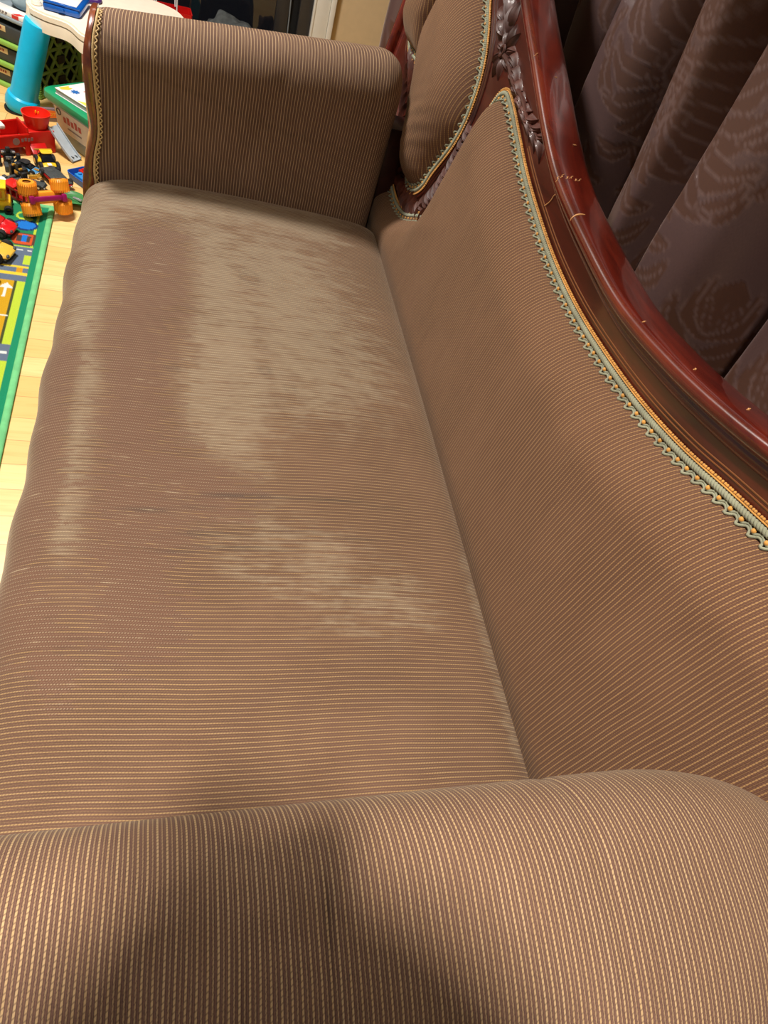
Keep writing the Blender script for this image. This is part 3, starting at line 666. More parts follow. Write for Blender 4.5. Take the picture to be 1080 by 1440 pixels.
# --- storage tub with a green lid, book on top
EA = math.atan2(-.734, .679)
K = thing('storage_tub', 'clear plastic storage tub with a green lid and paper labels behind the far arm', 'storage box', (-.437, 2.686, 0), EA)
TUBM = NT('clear_tub'); TUBM.set(Base_Color=srgb(196, 206, 200), Roughness=.25, Transmission_Weight=.45, Specular_IOR_Level=.5, IOR=1.2); TUBM = TUBM.m
LW, LD = .40, .30    # along x (towards the sofa), along y (away)
m = MB()
def rr_(x0, x1, y0, y1, r, z, n=6):
    o = []
    for cx, cy, a in ((x1 - r, y1 - r, 0), (x0 + r, y1 - r, 90), (x0 + r, y0 + r, 180), (x1 - r, y0 + r, 270)):
        o += [(cx + r * math.cos(math.radians(a + 90 * k / n)), cy + r * math.sin(math.radians(a + 90 * k / n)), z) for k in range(n + 1)]
    return o
rings = [rr_(.04, LW - .04, .04, LD - .04, .03, .002), rr_(.035, LW - .035, .035, LD - .035, .035, .004), rr_(.016, LW - .016, .016, LD - .016, .03, .125), rr_(.006, LW - .006, .006, LD - .006, .03, .128), rr_(.004, LW - .004, .004, LD - .004, .03, .138)]
m.grid(np.array(rings), False, True); m.f.append(tuple(range(28))); m.build('tub_body', TUBM, K)
m = MB(); rings = [rr_(0, LW, 0, LD, .032, .136), rr_(-.002, LW + .002, -.002, LD + .002, .034, .140), rr_(0, LW, 0, LD, .032, .157), rr_(.006, LW - .006, .006, LD - .006, .03, .161), rr_(.050, LW - .05, .050, LD - .05, .02, .161), rr_(.056, LW - .056, .056, LD - .056, .02, .153)]
m.grid(np.array(rings), False, True); m.f.append(tuple(range(5 * 28, 6 * 28))); m.build('lid', plain('green_lid', srgb(20, 150, 100), .35), K, angle=.6)
def side(u, z): # point on the slanted front side of the tub (y faces -y)
    t = (z - .004) / .121; return (u, .035 - .019 * t - .0012, z)
CRM = plain('cream_label', srgb(238, 224, 200), .6); BRN = plain('label_food', srgb(206, 140, 70), .6); GRN2 = plain('label_green', srgb(176, 184, 130), .6)
def patch(name, u0, u1, z0, z1, mat, lift=0, par=K):
    m = MB(); pts = [side(u0, z0), side(u1, z0), side(u1, z1), side(u0, z1)]; pts = [(p[0], p[1] - lift, p[2]) for p in pts]; bk_ = [(p[0], p[1] + .0006, p[2]) for p in pts]
    m.add(pts + bk_, [(0, 1, 2, 3), (7, 6, 5, 4), (0, 4, 5, 1), (1, 5, 6, 2), (2, 6, 7, 3), (3, 7, 4, 0)]); return m.build(name, mat, par)
lb = patch('paper_label', .045, .225, .045, .122, CRM)
for q in range(5):
    patch('label_lettering', .085 + q * .019, .098 + q * .019, .082, .100 + .006 * (q % 2), plain('label_red_%d' % q, srgb(196, 84, 60), .6), .0008, lb)
patch('label_line', .10, .17, .064, .069, plain('label_grey', srgb(150, 130, 120), .6), .0008, lb)
lb2 = patch('food_label', .228, .30, .018, .120, GRN2)
patch('label_picture', .235, .285, .022, .075, BRN, .0008, lb2)
m = MB(); sb = [];
for k in range(24): 
    r_ = .017 if k % 2 else .0135; p = side(.262 + r_ * math.cos(k * PI / 12), .098 + r_ * math.sin(k * PI / 12)); sb.append((p[0], p[1] - .0010, p[2]))
m.add(sb + [(p[0], p[1] + .0008, p[2]) for p in sb], [tuple(range(24)), tuple(range(47, 23, -1))]); m.build('label_burst', plain('burst_red', srgb(214, 70, 56), .6), lb2)
m = MB(); e_ = [side(.066 + .010 * math.cos(k * PI / 10), .108 + .010 * math.sin(k * PI / 10)) for k in range(20)]; m.tube([(p[0], p[1] - .0012, p[2]) for p in e_], .0012, 5, closed=True); m.build('label_mark', plain('mark_dark', srgb(60, 60, 64), .6), lb)
# contents seen dimly through the sides
ct = lump('stored_blocks', 'jumbled toys seen dimly inside the clear green-lidded tub', 'toys', (0, 0, .01), (.13, .09, .05), plain('stored_mix', srgb(150, 120, 84), .7, var=.5), 9, .2, 14)
cpos = Matrix.Translation((-.437, 2.686, 0)) @ Matrix.Rotation(EA, 4, 'Z') @ Vector((.20, .15, .008)); ct.location = cpos; ct.rotation_euler = (0, 0, EA)
bp = Matrix.Translation((-.437, 2.686, 0)) @ Matrix.Rotation(EA, 4, 'Z') @ Vector((.058, .014, .1615))
K2 = thing('picture_book', 'white picture book with a blue splash and red title on the green lid', 'book', bp, EA + .06)
bw, bd, bt_ = .25, .21, .018
m = MB(); m.box((bw / 2, bd / 2, bt_ / 2), (bw - .004, bd - .004, bt_ - .004), .001); m.build('page_block', plain('grey_pages', srgb(186, 188, 190), .7), K2)
m = MB(); m.box((bw / 2, bd / 2, bt_ - .001), (bw, bd, .002), .0006); m.box((bw / 2, bd / 2, .001), (bw, bd, .002), .0006); m.build('cover', WHT, K2)
def onbook(name, poly, mat, z=0):
    m = MB(); m.prism(poly, .0004, z0=bt_ + .0002 + z); m.build(name, mat, K2)
blob_ = [(.048 + (.017 if k % 2 else .010) * math.cos(k * PI / 8), .040 + (.016 if k % 2 else .010) * math.sin(k * PI / 8)) for k in range(16)]
onbook('blue_splash', blob_, BLUE); onbook('yellow_splash', [(.004, .012), (.018, .010), (.030, .03), (.024, .050), (.016, .042), (.006, .05)], plain('book_yellow', srgb(246, 196, 60), .5)); onbook('yellow_corner', [(.098, .004), (bw - .004, .004), (bw - .004, .03), (.125, .022)], plain('book_lemon', srgb(250, 226, 90), .5))
onbook('grey_picture', [(.05, .12), (.20, .125), (.20, .20), (.04, .20)], plain('book_grey', srgb(170, 176, 172), .5))
def text(s, size, mat, parent, M, name='lettering', ext=.0003, shear=0, align='CENTER'):
    c = bpy.data.curves.new(name, 'FONT'); c.body = s; c.size = size; c.extrude = ext; c.align_x = align; c.align_y = 'CENTER'; c.shear = shear; c.resolution_u = 4
    tmp = bpy.data.objects.new('tmp_text', c); COL.objects.link(tmp); dg = bpy.context.evaluated_depsgraph_get(); dg.update()
    me = bpy.data.meshes.new_from_object(tmp.evaluated_get(dg)); bpy.data.objects.remove(tmp); me.name = name
    o = bpy.data.objects.new(name, me); me.materials.clear(); me.materials.append(mat); me.transform(M); COL.objects.link(o); o.parent = parent; return o
text('Helicopter', .034, plain('title_red', srgb(222, 56, 56), .5), K2, Matrix.Translation((.052, .078, bt_ + .0006)) @ Matrix.Rotation(-.10, 4, 'Z'), 'title_lettering', align='LEFT')
text('my first book', .014, plain('subtitle_blue', srgb(120, 150, 190), .5), K2, Matrix.Translation((.155, .108, bt_ + .0006)) @ Matrix.Rotation(-.10, 4, 'Z'), 'subtitle_lettering') if False else None

# --- printed card by the table foot
Cd = thing('printed_toy_card', 'grey printed card with orange lettering on the floor by the cyan table foot', 'card', (-.418, 2.815, 0), .30)
m = MB(); m.box((0, 0, .022), (.11, .012, .044), .001); m.build('card_body', plain('card_grey', srgb(128, 112, 116), .5), Cd)
m = MB(); m.prism([(-.050, .0), (-.030, -.013), (.052, -.006), (.046, .002), (.055, .008), (.02, .012), (-.03, .014)], .0006, Matrix.Translation((0, -.0062, .025)) @ Matrix.Rotation(PI / 2, 4, 'X')); m.build('flame_mark', plain('flame_orange', srgb(238, 120, 40), .5), Cd)
m = MB(); m.prism([(-.052, -.006), (-.026, -.012), (-.022, .008), (-.048, .012)], .0006, Matrix.Translation((0, -.0068, .022)) @ Matrix.Rotation(PI / 2, 4, 'X')); m.build('red_badge', plain('badge_red', srgb(206, 40, 44), .5), Cd)
text('HOT WHEELS', .0135, plain('letter_yellow', srgb(250, 190, 60), .5), Cd, Matrix.Translation((.014, -.0074, .025)) @ Matrix.Rotation(PI / 2, 4, 'X'), 'lettering', .0003, .2)

# --- red toy garage with grey ramp
GA = math.atan2(.098, .156)
G = thing('toy_garage', 'red toy garage with a round hopper and pale grey ramp on the floor', 'toy', (-.388, 2.585, 0), GA); G.scale = (1, .68, 1)
m = MB(); XZ = Matrix.Rotation(PI / 2, 4, 'X')
m.prism([(-.30, 0), (-.30, .046), (-.27, .058), (-.20, .062), (-.165, .066), (-.10, .068), (-.085, .068), (-.085, .0), (-.10, 0), (-.10, .032), (-.155, .032), (-.158, 0)], .012, Matrix.Translation((0, .0, 0)) @ XZ, .002)
m.prism([(-.30, 0), (-.30, .066), (-.20, .070), (-.085, .078), (-.085, 0)], .010, Matrix.Translation((0, .12, 0)) @ XZ, .002)
m.box((-.19, .055, .028), (.20, .10, .010), .002)
m.build('garage_body', RED, G)
m = MB(); m.box((-.042, .053, .036), (.084, .115, .072), .004); m.box((-.086, .055, .06), (.006, .11, .05), .002); m.build('tower', RED, G)
m = MB(); th = np.linspace(0, 2 * PI, 32, endpoint=False)
def oval(rx, ry, z, dx=0): return np.stack([-.040 + dx + rx * np.sign(np.cos(th)) * np.abs(np.cos(th))**.8, .053 + ry * np.sin(th), np.full(32, z)], 1)
m.grid(np.array([oval(.034, .046, .070), oval(.036, .050, .084), oval(.044, .060, .115), oval(.041, .057, .115), oval(.034, .048, .090), oval(.026, .038, .080), oval(.0, .0, .079)]), False, True); m.build('hopper', plain('toy_red_bright', srgb(230, 40, 22), .3), G, angle=.8)
m = MB()
for q in (.1, .35): m.ball((-.03 + .03 * q, .10 - .012 * q, .102 - .01 * q), (.003, .002, .006), 8)
m.build('hopper_slot', YEL, G)
m = MB(); m.box((0, 0, 0), (.052, .07, .006), .002, M=Matrix.Translation((-.060, -.030, .020)) @ Matrix.Rotation(.45, 4, 'X')); m.build('flap', plain('toy_red_flap', srgb(196, 22, 20), .3), G)
m = MB(); m.box((-.225, .055, .072), (.12, .075, .018), .006); m.box((-.17, .055, .080), (.05, .05, .014), .005); m.build('launcher', WHT, G)
m = MB(); m.box((-.205, .030, .0825), (.05, .010, .003), .001); m.build('launcher_stripe', ORANGE, G)
m = MB(); m.cyl((-.128, -.0125, .048), (-.128, -.0135, .048), .011, n=18)
for q in range(4): m.box((-.108 + q * .010, -.013, .051 + .002 * (q % 2)), (.007, .001, .010))
m.build('emblem', plain('emblem_grey', srgb(150, 120, 124), .4), G)
m = MB(); tt_ = np.linspace(0, 1, 22); cx_ = .002 + .036 * tt_**.9; cz = .074 * (1 - tt_)**1.25 + .003; cy_ = .020 - .125 * tt_
sec = [(-.022, .010), (-.022, 0), (.022, 0), (.022, .010), (.019, .010), (.019, .003), (-.019, .003), (-.019, .010)]
m.grid(np.array([[(cx_[i] + w * .86, cy_[i] + w * .5, cz[i] + h) for w, h in sec] for i in range(22)]), False, True); m.build('ramp', GREYP, G)
m = MB()
for w in (-.008, .009): i = 18; m.box((cx_[i] + w * .86, cy_[i] + w * .5, cz[i] + .0042), (.004, .018, .002), .0008, rz=.4)
m.build('ramp_slot', DGREY, G)

# --- cars and other small toys
def wheel_mb(r, w, M, knob=0):
    m = MB(); m.lathe([(r * .45, -w / 2), (r * .8, -w / 2), (r, -w * .3), (r, w * .3), (r * .8, w / 2), (r * .45, w / 2)], n=22, M=M)
    if knob:
        for k in range(26):
            for s_ in (-1, 1):
                a = k * 2 * PI / 26; p = [M @ Vector((r * 1.0 * math.cos(a + s_ * q * .18), r * 1.0 * math.sin(a + s_ * q * .18), s_ * w * (.02 + .46 * q))) for q in (0, .33, .66, 1)]; m.tube([tuple(v) for v in p], r * .032, 4)
    return m
def car(name, label, cat, loc, rz, L, W, H, body, roof=None, cabmat=None, under=BLK, hub=SILV, upside=False, tilt=(0, 0), wr=None, spoiler=None, nose=.28, group=None, stripe=None):
    o = thing(name, label, cat, loc, 0, group)
    wr = wr or H * .30; flip = Matrix.Rotation(PI, 4, 'X') if upside else Matrix.Identity(4)
    base = Matrix.Translation((0, 0, H if upside else 0)) @ flip
    M = Matrix.Rotation(rz, 4, 'Z') @ Matrix.Rotation(tilt[0], 4, 'X') @ Matrix.Rotation(tilt[1], 4, 'Y') @ base
    h0 = wr * .7; sh = H * .55
    def sect(x, z0, z1, hw): return [(x, -hw * .92, z0), (x, -hw, (z0 + z1) / 2), (x, -hw * .86, z1), (x, 0, z1 + .03 * H), (x, hw * .86, z1), (x, hw, (z0 + z1) / 2), (x, hw * .92, z0), (x, 0, z0)]
    xs = [(-.5, .30, .42, .70), (-.47, .22, .52, .9), (-.3, .2, .58, 1), (0, .2, .57, 1), (.2, .2, .54, 1), (.38, .2, .46, .95), (.48, .22, .38, .78), (.5, .26, .34, .6)]
    G_ = np.array([[tuple(M @ Vector(p)) for p in sect(x * L, z0 * H, z1 * H, W / 2 * k)] for x, z0, z1, k in xs])
    m = MB(); m.grid(G_, False, True); m.f.append(tuple(range(8))[::-1]); m.f.append(tuple(range(56, 64))); m.build('body', body, o, sub=1, angle=.9)
    cab = [(-.36, .56, .58, .80), (-.26, .56, .94, .72), (-.02, .56, 1.0, .70), (.12, .55, .86, .72), (.24, .53, .56, .8)]
    G_ = np.array([[tuple(M @ Vector((x * L, s_ * W / 2 * k * (1 if zz else 1.08), (z1 if zz else z0) * H))) for s_, zz in ((-1, 0), (-1, 1), (1, 1), (1, 0))] for x, z0, z1, k in cab])
    m = MB(); m.grid(G_, False, True); m.build('cabin', body if cabmat else GLASS, o, sub=1)
    m = MB(); G_ = np.array([[tuple(M @ Vector((x * L, y * W, z * H))) for y in (-.32, 0, .32)] for x, z in ((-.26, .955), (-.12, 1.015), (0, 1.02), (.10, .93))]); m.grid(G_); m.grid(G_ + np.array([0, 0, -.0015])); m.build('roof', roof or body, o, sub=1)
    m = MB(); m.box((0, 0, .19 * H), (L * .9, W * .86, H * .10), .001, M=M); m.box((L * .1, 0, .145 * H), (L * .3, W * .3, H * .06), .001, M=M); m.box((-L * .3, 0, .145 * H), (L * .16, W * .4, H * .06), .001, M=M); m.build('chassis', under, o)
    for x in (-.31, .30):
        for s_ in (-1, 1):
            Mw = M @ Matrix.Translation((x * L, s_ * W * .46, wr)) @ Matrix.Rotation(PI / 2, 4, 'X')
            w = wheel_mb(wr, W * .2, Mw).build('wheel', TYRE, o)
            h = MB(); h.lathe([(0, W * .102), (wr * .3, W * .104), (wr * .55, W * .098), (wr * .58, .0), (wr * .55, -W * .098), (0, -W * .102)], n=14, M=Mw); h.build('hub', hub, w)
    if spoiler:
        m = MB(); m.box((-.46 * L, 0, .80 * H), (.09 * L, W * .95, .05 * H), .0006, M=M)
        for s_ in (-1, 1): m.box((-.45 * L, s_ * W * .3, .68 * H), (.03 * L, .03 * W, .24 * H), M=M)
        m.build('spoiler', spoiler, o)
    if stripe:
        m = MB(); m.box((.33 * L, 0, .515 * H), (.26 * L, W * .22, .02 * H), M=M); m.build('bonnet_patch', stripe, o)
    if cabmat:
        for s_ in (-1, 1): m = MB(); m.box((-.12 * L, s_ * W * .375, .74 * H), (.26 * L, .02 * W, .22 * H), .0005, M=M @ Matrix.Rotation(0, 4, 'X')); m.build('side_window', GLASS, o)
    for s_ in (-1, 1): m = MB(); m.ball(M @ Vector((.47 * L, s_ * W * .3, .37 * H)), (.03 * L, .05 * L, .03 * L), 8); m.build('headlamp', hub, o)
    return o
Z = .0015
car('toy_car', 'blue toy car with a black roof and tan details in front of the red garage', 'toy car', (-.452, 2.425, 0), -.35, .085, .042, .032, LBLUE, BLK, spoiler=BLK, stripe=GOLD)
car('toy_car', 'black-bottomed red toy car lying upside down beside the sofa front corner', 'toy car', (-.360, 2.374, .0), -.95, .125, .056, .034, DRED, upside=True, under=DGREY)
car('toy_car', 'long charcoal toy car lying upside down left of the red-sided one', 'toy car', (-.424, 2.322, .0), -.18, .085, .038, .026, BLK, upside=True, under=DGREY)
car('toy_car', 'yellow rounded toy car with a pale window in front of the red garage', 'toy car', (-.398, 2.462, 0), -1.15, .078, .056, .058, YEL, YEL, hub=GOLD, spoiler=GOLD, stripe=WHT)
car('toy_car', 'glossy red toy car on the rug behind the gold sports car', 'toy car', (-.492, 2.045, RZ), -.18, .135, .070, .056, plain('car_red', srgb(212, 26, 34), .2, coat=.5), hub=DGREY, wr=.013, cabmat=1)
car('toy_car', 'gold sports toy car with black wheels at the left edge on the rug', 'toy car', (-.487, 1.925, RZ), -.22, .150, .076, .056, plain('car_gold', srgb(232, 186, 70), .25, coat=.5), hub=DGREY, wr=.016, spoiler=BLK, cabmat=1)
car('toy_car', 'bright red toy car on the mustard parking bay of the rug', 'toy car', (-.472, 1.765, RZ), 1.35, .11, .058, .055, plain('car_scarlet', srgb(234, 58, 30), .25), under=DGREY, hub=SILV)
car('toy_car', 'silver and white toy car among the black toys at the left edge', 'toy car', (-.495, 2.285, 0), .5, .075, .046, .036, SILV, WHT, spoiler=WHT)
# toy block truck, dark red
o = thing('toy_wagon', 'boxy red toy wagon with open windows on the rug edge beside the orange wheels', 'toy', (-.446, 2.228, RZ), -.62)
m = MB(); m.box((0, 0, .012), (.085, .038, .010), .002)
for x in (-.036, -.012, .012, .036): m.box((x, -.017, .026), (.008, .004, .020), .001); m.box((x, .017, .026), (.008, .004, .020), .001)
m.box((0, -.017, .038), (.085, .005, .006), .0015); m.box((0, .017, .038), (.085, .005, .006), .0015); m.build('wagon_body', DRED, o)
m = MB(); m.box((-.020, 0, .043), (.044, .042, .006), .002); m.box((-.040, 0, .026), (.006, .036, .03), .001); m.build('wagon_roof', RED, o)
for x in (-.028, .028):
    for s_ in (-1, 1): m = MB(); m.cyl((x, s_ * .016, .008), (x, s_ * .021, .008), .008, n=14); m.build('wheel', BLK, o)
# orange-wheeled chassis lying on its back
o = thing('toy_monster_truck', 'toy monster truck on its side showing four fat orange wheels and a magenta axle bar', 'toy truck', (-.366, 2.176, RZ + .004), 0)
MT = Matrix.Rotation(.50, 4, 'Z') @ Matrix.Translation((0, 0, .048)) @ Matrix.Rotation(PI / 2 - .30, 4, 'X')
m = MB(); m.box((0, 0, .004), (.098, .034, .024), .006, M=MT); m.box((-.044, 0, .010), (.018, .052, .012), .004, M=MT); m.box((.044, 0, .010), (.018, .052, .012), .004, M=MT); m.build('body', ORANGE, o)
m = MB(); m.box((0, 0, .026), (.104, .014, .010), .003, M=MT)
for x in (-.046, .046): m.box((x, 0, .030), (.014, .022, .012), .003, M=MT)
m.build('axle_bar', PURP, o)
for x, y in ((-.046, .029), (.046, .029), (-.046, -.029), (.046, -.029)):
    Mw = MT @ Matrix.Translation((x, y, .006)) @ Matrix.Rotation(.14 if x < 0 else -.10, 4, 'Y') @ Matrix.Rotation(PI / 2 + (.18 if x * y < 0 else -.1), 4, 'X')
    wh = wheel_mb(.0255, .036, Mw, 1).build('wheel', ORANGE, o, angle=.5)
    h = MB(); h.lathe([(0, -.014), (.011, -.014), (.0125, 0), (.011, .014), (0, .014)], n=16, M=Mw); h.build('hub', plain('hub_brown', srgb(140, 84, 24), .6), wh)
# robot figures in black and gold
def robot(label, loc, rz, acc):
    o = thing('toy_robot', label, 'toy figure', loc, rz)
    m = MB(); m.box((0, 0, .018), (.030, .024, .026), .004); m.box((0, .004, .036), (.042, .022, .014), .004); m.box((0, -.002, .05), (.014, .014, .014), .004); m.build('torso', BLK, o)
    for s_ in (-1, 1):
        m = MB(); m.box((s_ * .028, -.006, .022), (.012, .018, .034), .003); m.ball((s_ * .028, -.01, .006), .008, 8); m.build('arm', BLK, o)
        m = MB(); m.box((s_ * .010, -.024, .008), (.012, .044, .014), .003); m.box((s_ * .010, -.046, .010), (.016, .012, .020), .003); m.build('leg', DGREY, o)
    m = MB(); m.box((0, -.0125, .028), (.016, .003, .010), .001); m.box((.016, -.008, .044), (.008, .010, .005), .001); m.box((-.016, -.008, .044), (.008, .010, .005), .001); m.build('chest_plate', acc, o)
robot('black toy robot with silver plates sitting left of the blue toy car', (-.508, 2.448, 0), .3, SILV)
robot('black and gold toy robot lying behind the silver toy car', (-.462, 2.362, 0), -.8, GOLD)
# yellow digger cab at the left edge
o = thing('toy_loader', 'tall yellow toy loader on the rug at the left edge', 'toy truck', (-.487, 2.165, RZ), .15)
m = MB(); m.box((0, 0, .020), (.060, .050, .030), .006); m.build('body', YEL, o)
m = MB(); m.box((-.004, 0, .052), (.044, .044, .036), .006); m.box((-.004, 0, .073), (.050, .050, .006), .002); m.build('cab', plain('loader_yellow', srgb(246, 210, 40), .35), o)
m = MB(); m.box((.019, 0, .054), (.002, .030, .020)); m.box((-.004, -.0225, .054), (.026, .002, .020)); m.build('cab_window', ORANGE, o)
for x in (-.022, .022):
    for s_ in (-1, 1): wheel_mb(.012, .012, Matrix.Translation((x, s_ * .028, .012)) @ Matrix.Rotation(PI / 2, 4, 'X')).build('wheel', TYRE, o)
# green winged toy by the sofa corner
o = thing('toy_glider', 'green leaf-shaped toy glider against the front corner of the sofa', 'toy', (-.306, 2.272, 0), -.5)
m = MB(); m.tube([(-.05, 0, .010), (0, 0, .014), (.05, 0, .008)], [.004, .008, .004], 10); m.build('body', DGREEN, o)
for s_ in (-1, 1):
    m = MB(); g = []
    for i in range(8):
        t = i / 7; g.append([(-.045 + .09 * t + .008 * k, s_ * (.004 + .034 * k * math.sin(PI * (t * .8 + .15))), .013 + .008 * k + .002 * math.sin(k * 9)) for k in np.linspace(0, 1, 7)])
    m.grid(g); g2 = np.array(g) + np.array([0, 0, -.0018]); m.grid(g2[:, ::-1]); m.build('wing', plain('glider_green_%d' % (s_ + 1), srgb(60, 130, 70), .4), o)
m = MB(); m.box((.02, .002, .021), (.030, .010, .006), .002); m.build('silver_fin', SILV, o)
# blue tray with red blocks
o = thing('block_tray', 'blue plastic tray holding red bricks on the floor beside the far arm', 'tray', (-.262, 2.402, 0), EA)
m = MB(); rings = [rr_(-.070, .070, -.034, .034, .012, .002), rr_(-.074, .074, -.038, .038, .014, .024), rr_(-.071, .071, -.035, .035, .012, .024), rr_(-.066, .066, -.031, .031, .010, .006)]
m.grid(np.array(rings), False, True); m.f.append(tuple(range(84, 112))); m.f.append(tuple(range(28))); m.build('tray', plain('tray_blue', srgb(20, 90, 190), .35), o, angle=.6)
for lab, bx, by, ma in (('red toy brick in the blue tray beside the far arm', -.036, .012, RED), ('light blue toy brick in the blue tray, next to the red one', -.020, -.016, plain('brick_blue', srgb(44, 140, 216), .4))):
    loc = Matrix.Translation((-.262, 2.402, 0)) @ Matrix.Rotation(EA, 4, 'Z') @ Vector((bx, by, .0062))
    b = thing('toy_brick', lab, 'toy brick', loc, EA)
    m = MB(); m.box((0, 0, .010), (.046, .026, .020), .002); m.build('body', ma, b)
    m = MB()
    for x in (-.012, .012): m.cyl((x, 0, .0198), (x, 0, .024), .006, n=14)
    m.build('stud', ma, b)
# gold and pale scraps between the toys
for lab, x, y, r, ma in (('small gold toy claw piece behind the upturned charcoal car', -.430, 2.385, .4, GOLD), ('small pale grey toy piece between the blue car and the yellow car', -.418, 2.44, 1.2, GREYP), ('small silver toy piece in front of the silver car', -.462, 2.262, 2.2, SILV)):
    o = thing('toy_claw', lab, 'toy piece', (x, y, 0), r)
    m = MB(); m.box((0, 0, .006), (.026, .012, .010), .002); m.build('base', ma, o)
    for k in (-1, 0, 1): m = MB(); m.tube([(.010, k * .006, .008), (.022, k * .010, .012), (.028, k * .009, .004)], [.003, .0025, .001], 6); m.build('claw', ma, o)

# --- far end of the room
o = thing('red_gift_bag', 'red bag with white curved lettering marks by the dark glass door', 'bag', (-.07, 3.42, 0), .1)
m = MB(); G_ = np.array([rr_(-.09, .09, -.05, .05, .01, 0), rr_(-.095, .095, -.05, .05, .01, .10), rr_(-.10, .10, -.045, .045, .008, .26), rr_(-.097, .097, -.042, .042, .008, .26), rr_(-.09, .09, -.045, .045, .008, .01)])
m.grid(G_, False, True); m.f.append(tuple(range(28))); m.build('bag_body', plain('bag_red', srgb(206, 22, 20), .35), o)
m = MB()
for dx in (0, .022): 
    pp_ = spline([(.028 + dx, -.0512, .06), (.020 + dx, -.0512, .13), (.032 + dx, -.0512, .19), (.045 + dx, -.051, .235)], n=16); m.tube(pp_, np.linspace(.003, .008, 16), 6)
m.build('white_mark', WHT, o)
for s_ in (-1, 1): m = MB(); m.tube(spline([(-.04, s_ * .04, .255), (-.03, s_ * .045, .33), (.03, s_ * .045, .33), (.04, s_ * .04, .255)], n=20), .003, 6); m.build('handle', WHT, o)
lump('backpack', 'dark grey slumped backpack on the floor against the dark glass door', 'bag', (.185, 3.45, 0), (.115, .07, .135), plain('backpack_grey', srgb(70, 74, 74), .8, var=.35, bump=.004, bscale=50), 11, .12, 10, [(-.05, -.08, .10), (.02, -.10, .22), (.10, -.07, .24), (.12, -.05, .12)])
lump('shoe_pouch', 'small brown cloth pouch beside the dark grey backpack', 'pouch', (.365, 3.44, 0), (.040, .05, .10), plain('pouch_brown', srgb(110, 84, 66), .8, var=.2), 15, .1, 8)
o = thing('thin_cord', 'thin grey cord hanging down in front of the dark glass door', 'cord', (.43, 3.59, 0))
m = MB(); m.tube(spline([(.0, 0, .01), (.004, 0, .2), (-.012, .0, .6), (-.03, 0, 1.2)], n=40), .003, 6); m.build('cord', plain('cord_grey', srgb(120, 126, 130), .5), o)
o = thing('cardboard_box', 'plain brown cardboard box on the floor behind the cream play table', 'box', (-.36, 3.46, 0), .05)
m = MB(); m.box((0, 0, .11), (.26, .16, .22), .002); m.build('box_body', plain('cardboard', srgb(190, 138, 110), .8), o)
for s_ in (-1, 1): m = MB(); m.box((0, s_ * .041, .2215), (.258, .078, .003), .0005); m.build('flap', plain('cardboard_flap_%d' % (s_ + 1), srgb(198, 148, 118), .8), o)
# ------------------------------------------------------------------ the person taking the photo (stands behind the camera, shadow falls on the near arm)
def skin(name, chains, mat, parent, sub=2):
    """chains: list of lists of (x, y, z, r); a chain that starts on an existing joint joins there"""
    V = []; E_ = []; Rr = []; idx = {}
    def vid(p):
        k = tuple(round(q, 4) for q in p[:3])
        if k not in idx: idx[k] = len(V); V.append(p[:3]); Rr.append(p[3])
        return idx[k]
    for c in chains:
        ids = [vid(p) for p in c]; E_ += [(a, b) for a, b in zip(ids, ids[1:]) if a != b]
    me = bpy.data.meshes.new(name); me.from_pydata(V, E_, []); o = bpy.data.objects.new(name, me); COL.objects.link(o); o.parent = parent
    me.materials.append(mat)
    md = o.modifiers.new('skin', 'SKIN'); md.use_smooth_shade = True
    for i, sv in enumerate(me.skin_vertices[0].data):
        r = Rr[i]; sv.radius = r if hasattr(r, '__len__') else (r, r); sv.use_root = (i == 0)
    s_ = o.modifiers.new('sub', 'SUBSURF'); s_.levels = s_.render_levels = sub
    return o
PX, PY = -.13, -.42
PER = thing('person', 'person in a dark top behind the near arm, holding up a phone', 'person', (PX, PY, 0))
camR = Vector((.9525, -.158, .2603)); camU = Vector((-.0468, .7689, .6376)); camB = Vector((-.3009, -.6195, .725))
cpt = Vector((0, 0, 1.25))
ph_c = cpt + camB * .010 - camU * .050
def L(v): return (v[0] - PX, v[1] - PY, v[2])
skinm = plain('skin_tone', srgb(198, 150, 122), .5, var=.03); shirtm = plain('dark_top', srgb(44, 46, 60), .85); trm = plain('denim', srgb(50, 62, 88), .85); hairm = plain('dark_hair', srgb(36, 26, 22), .5, bump=.002)
hip = (0, 0, .90); 
ch = [[(0, -.01, .90, (.15, .10)), (0, .01, 1.02, (.135, .095)), (.010, .04, 1.16, (.15, .10)), (.02, .08, 1.28, (.14, .09)), (.035, .15, 1.37, .052), (.045, .21, 1.425, .050), (.055, .27, 1.49, (.072, .085)), (.060, .29, 1.555, (.076, .092)), (.060, .28, 1.615, (.055, .07))]]
hands = []
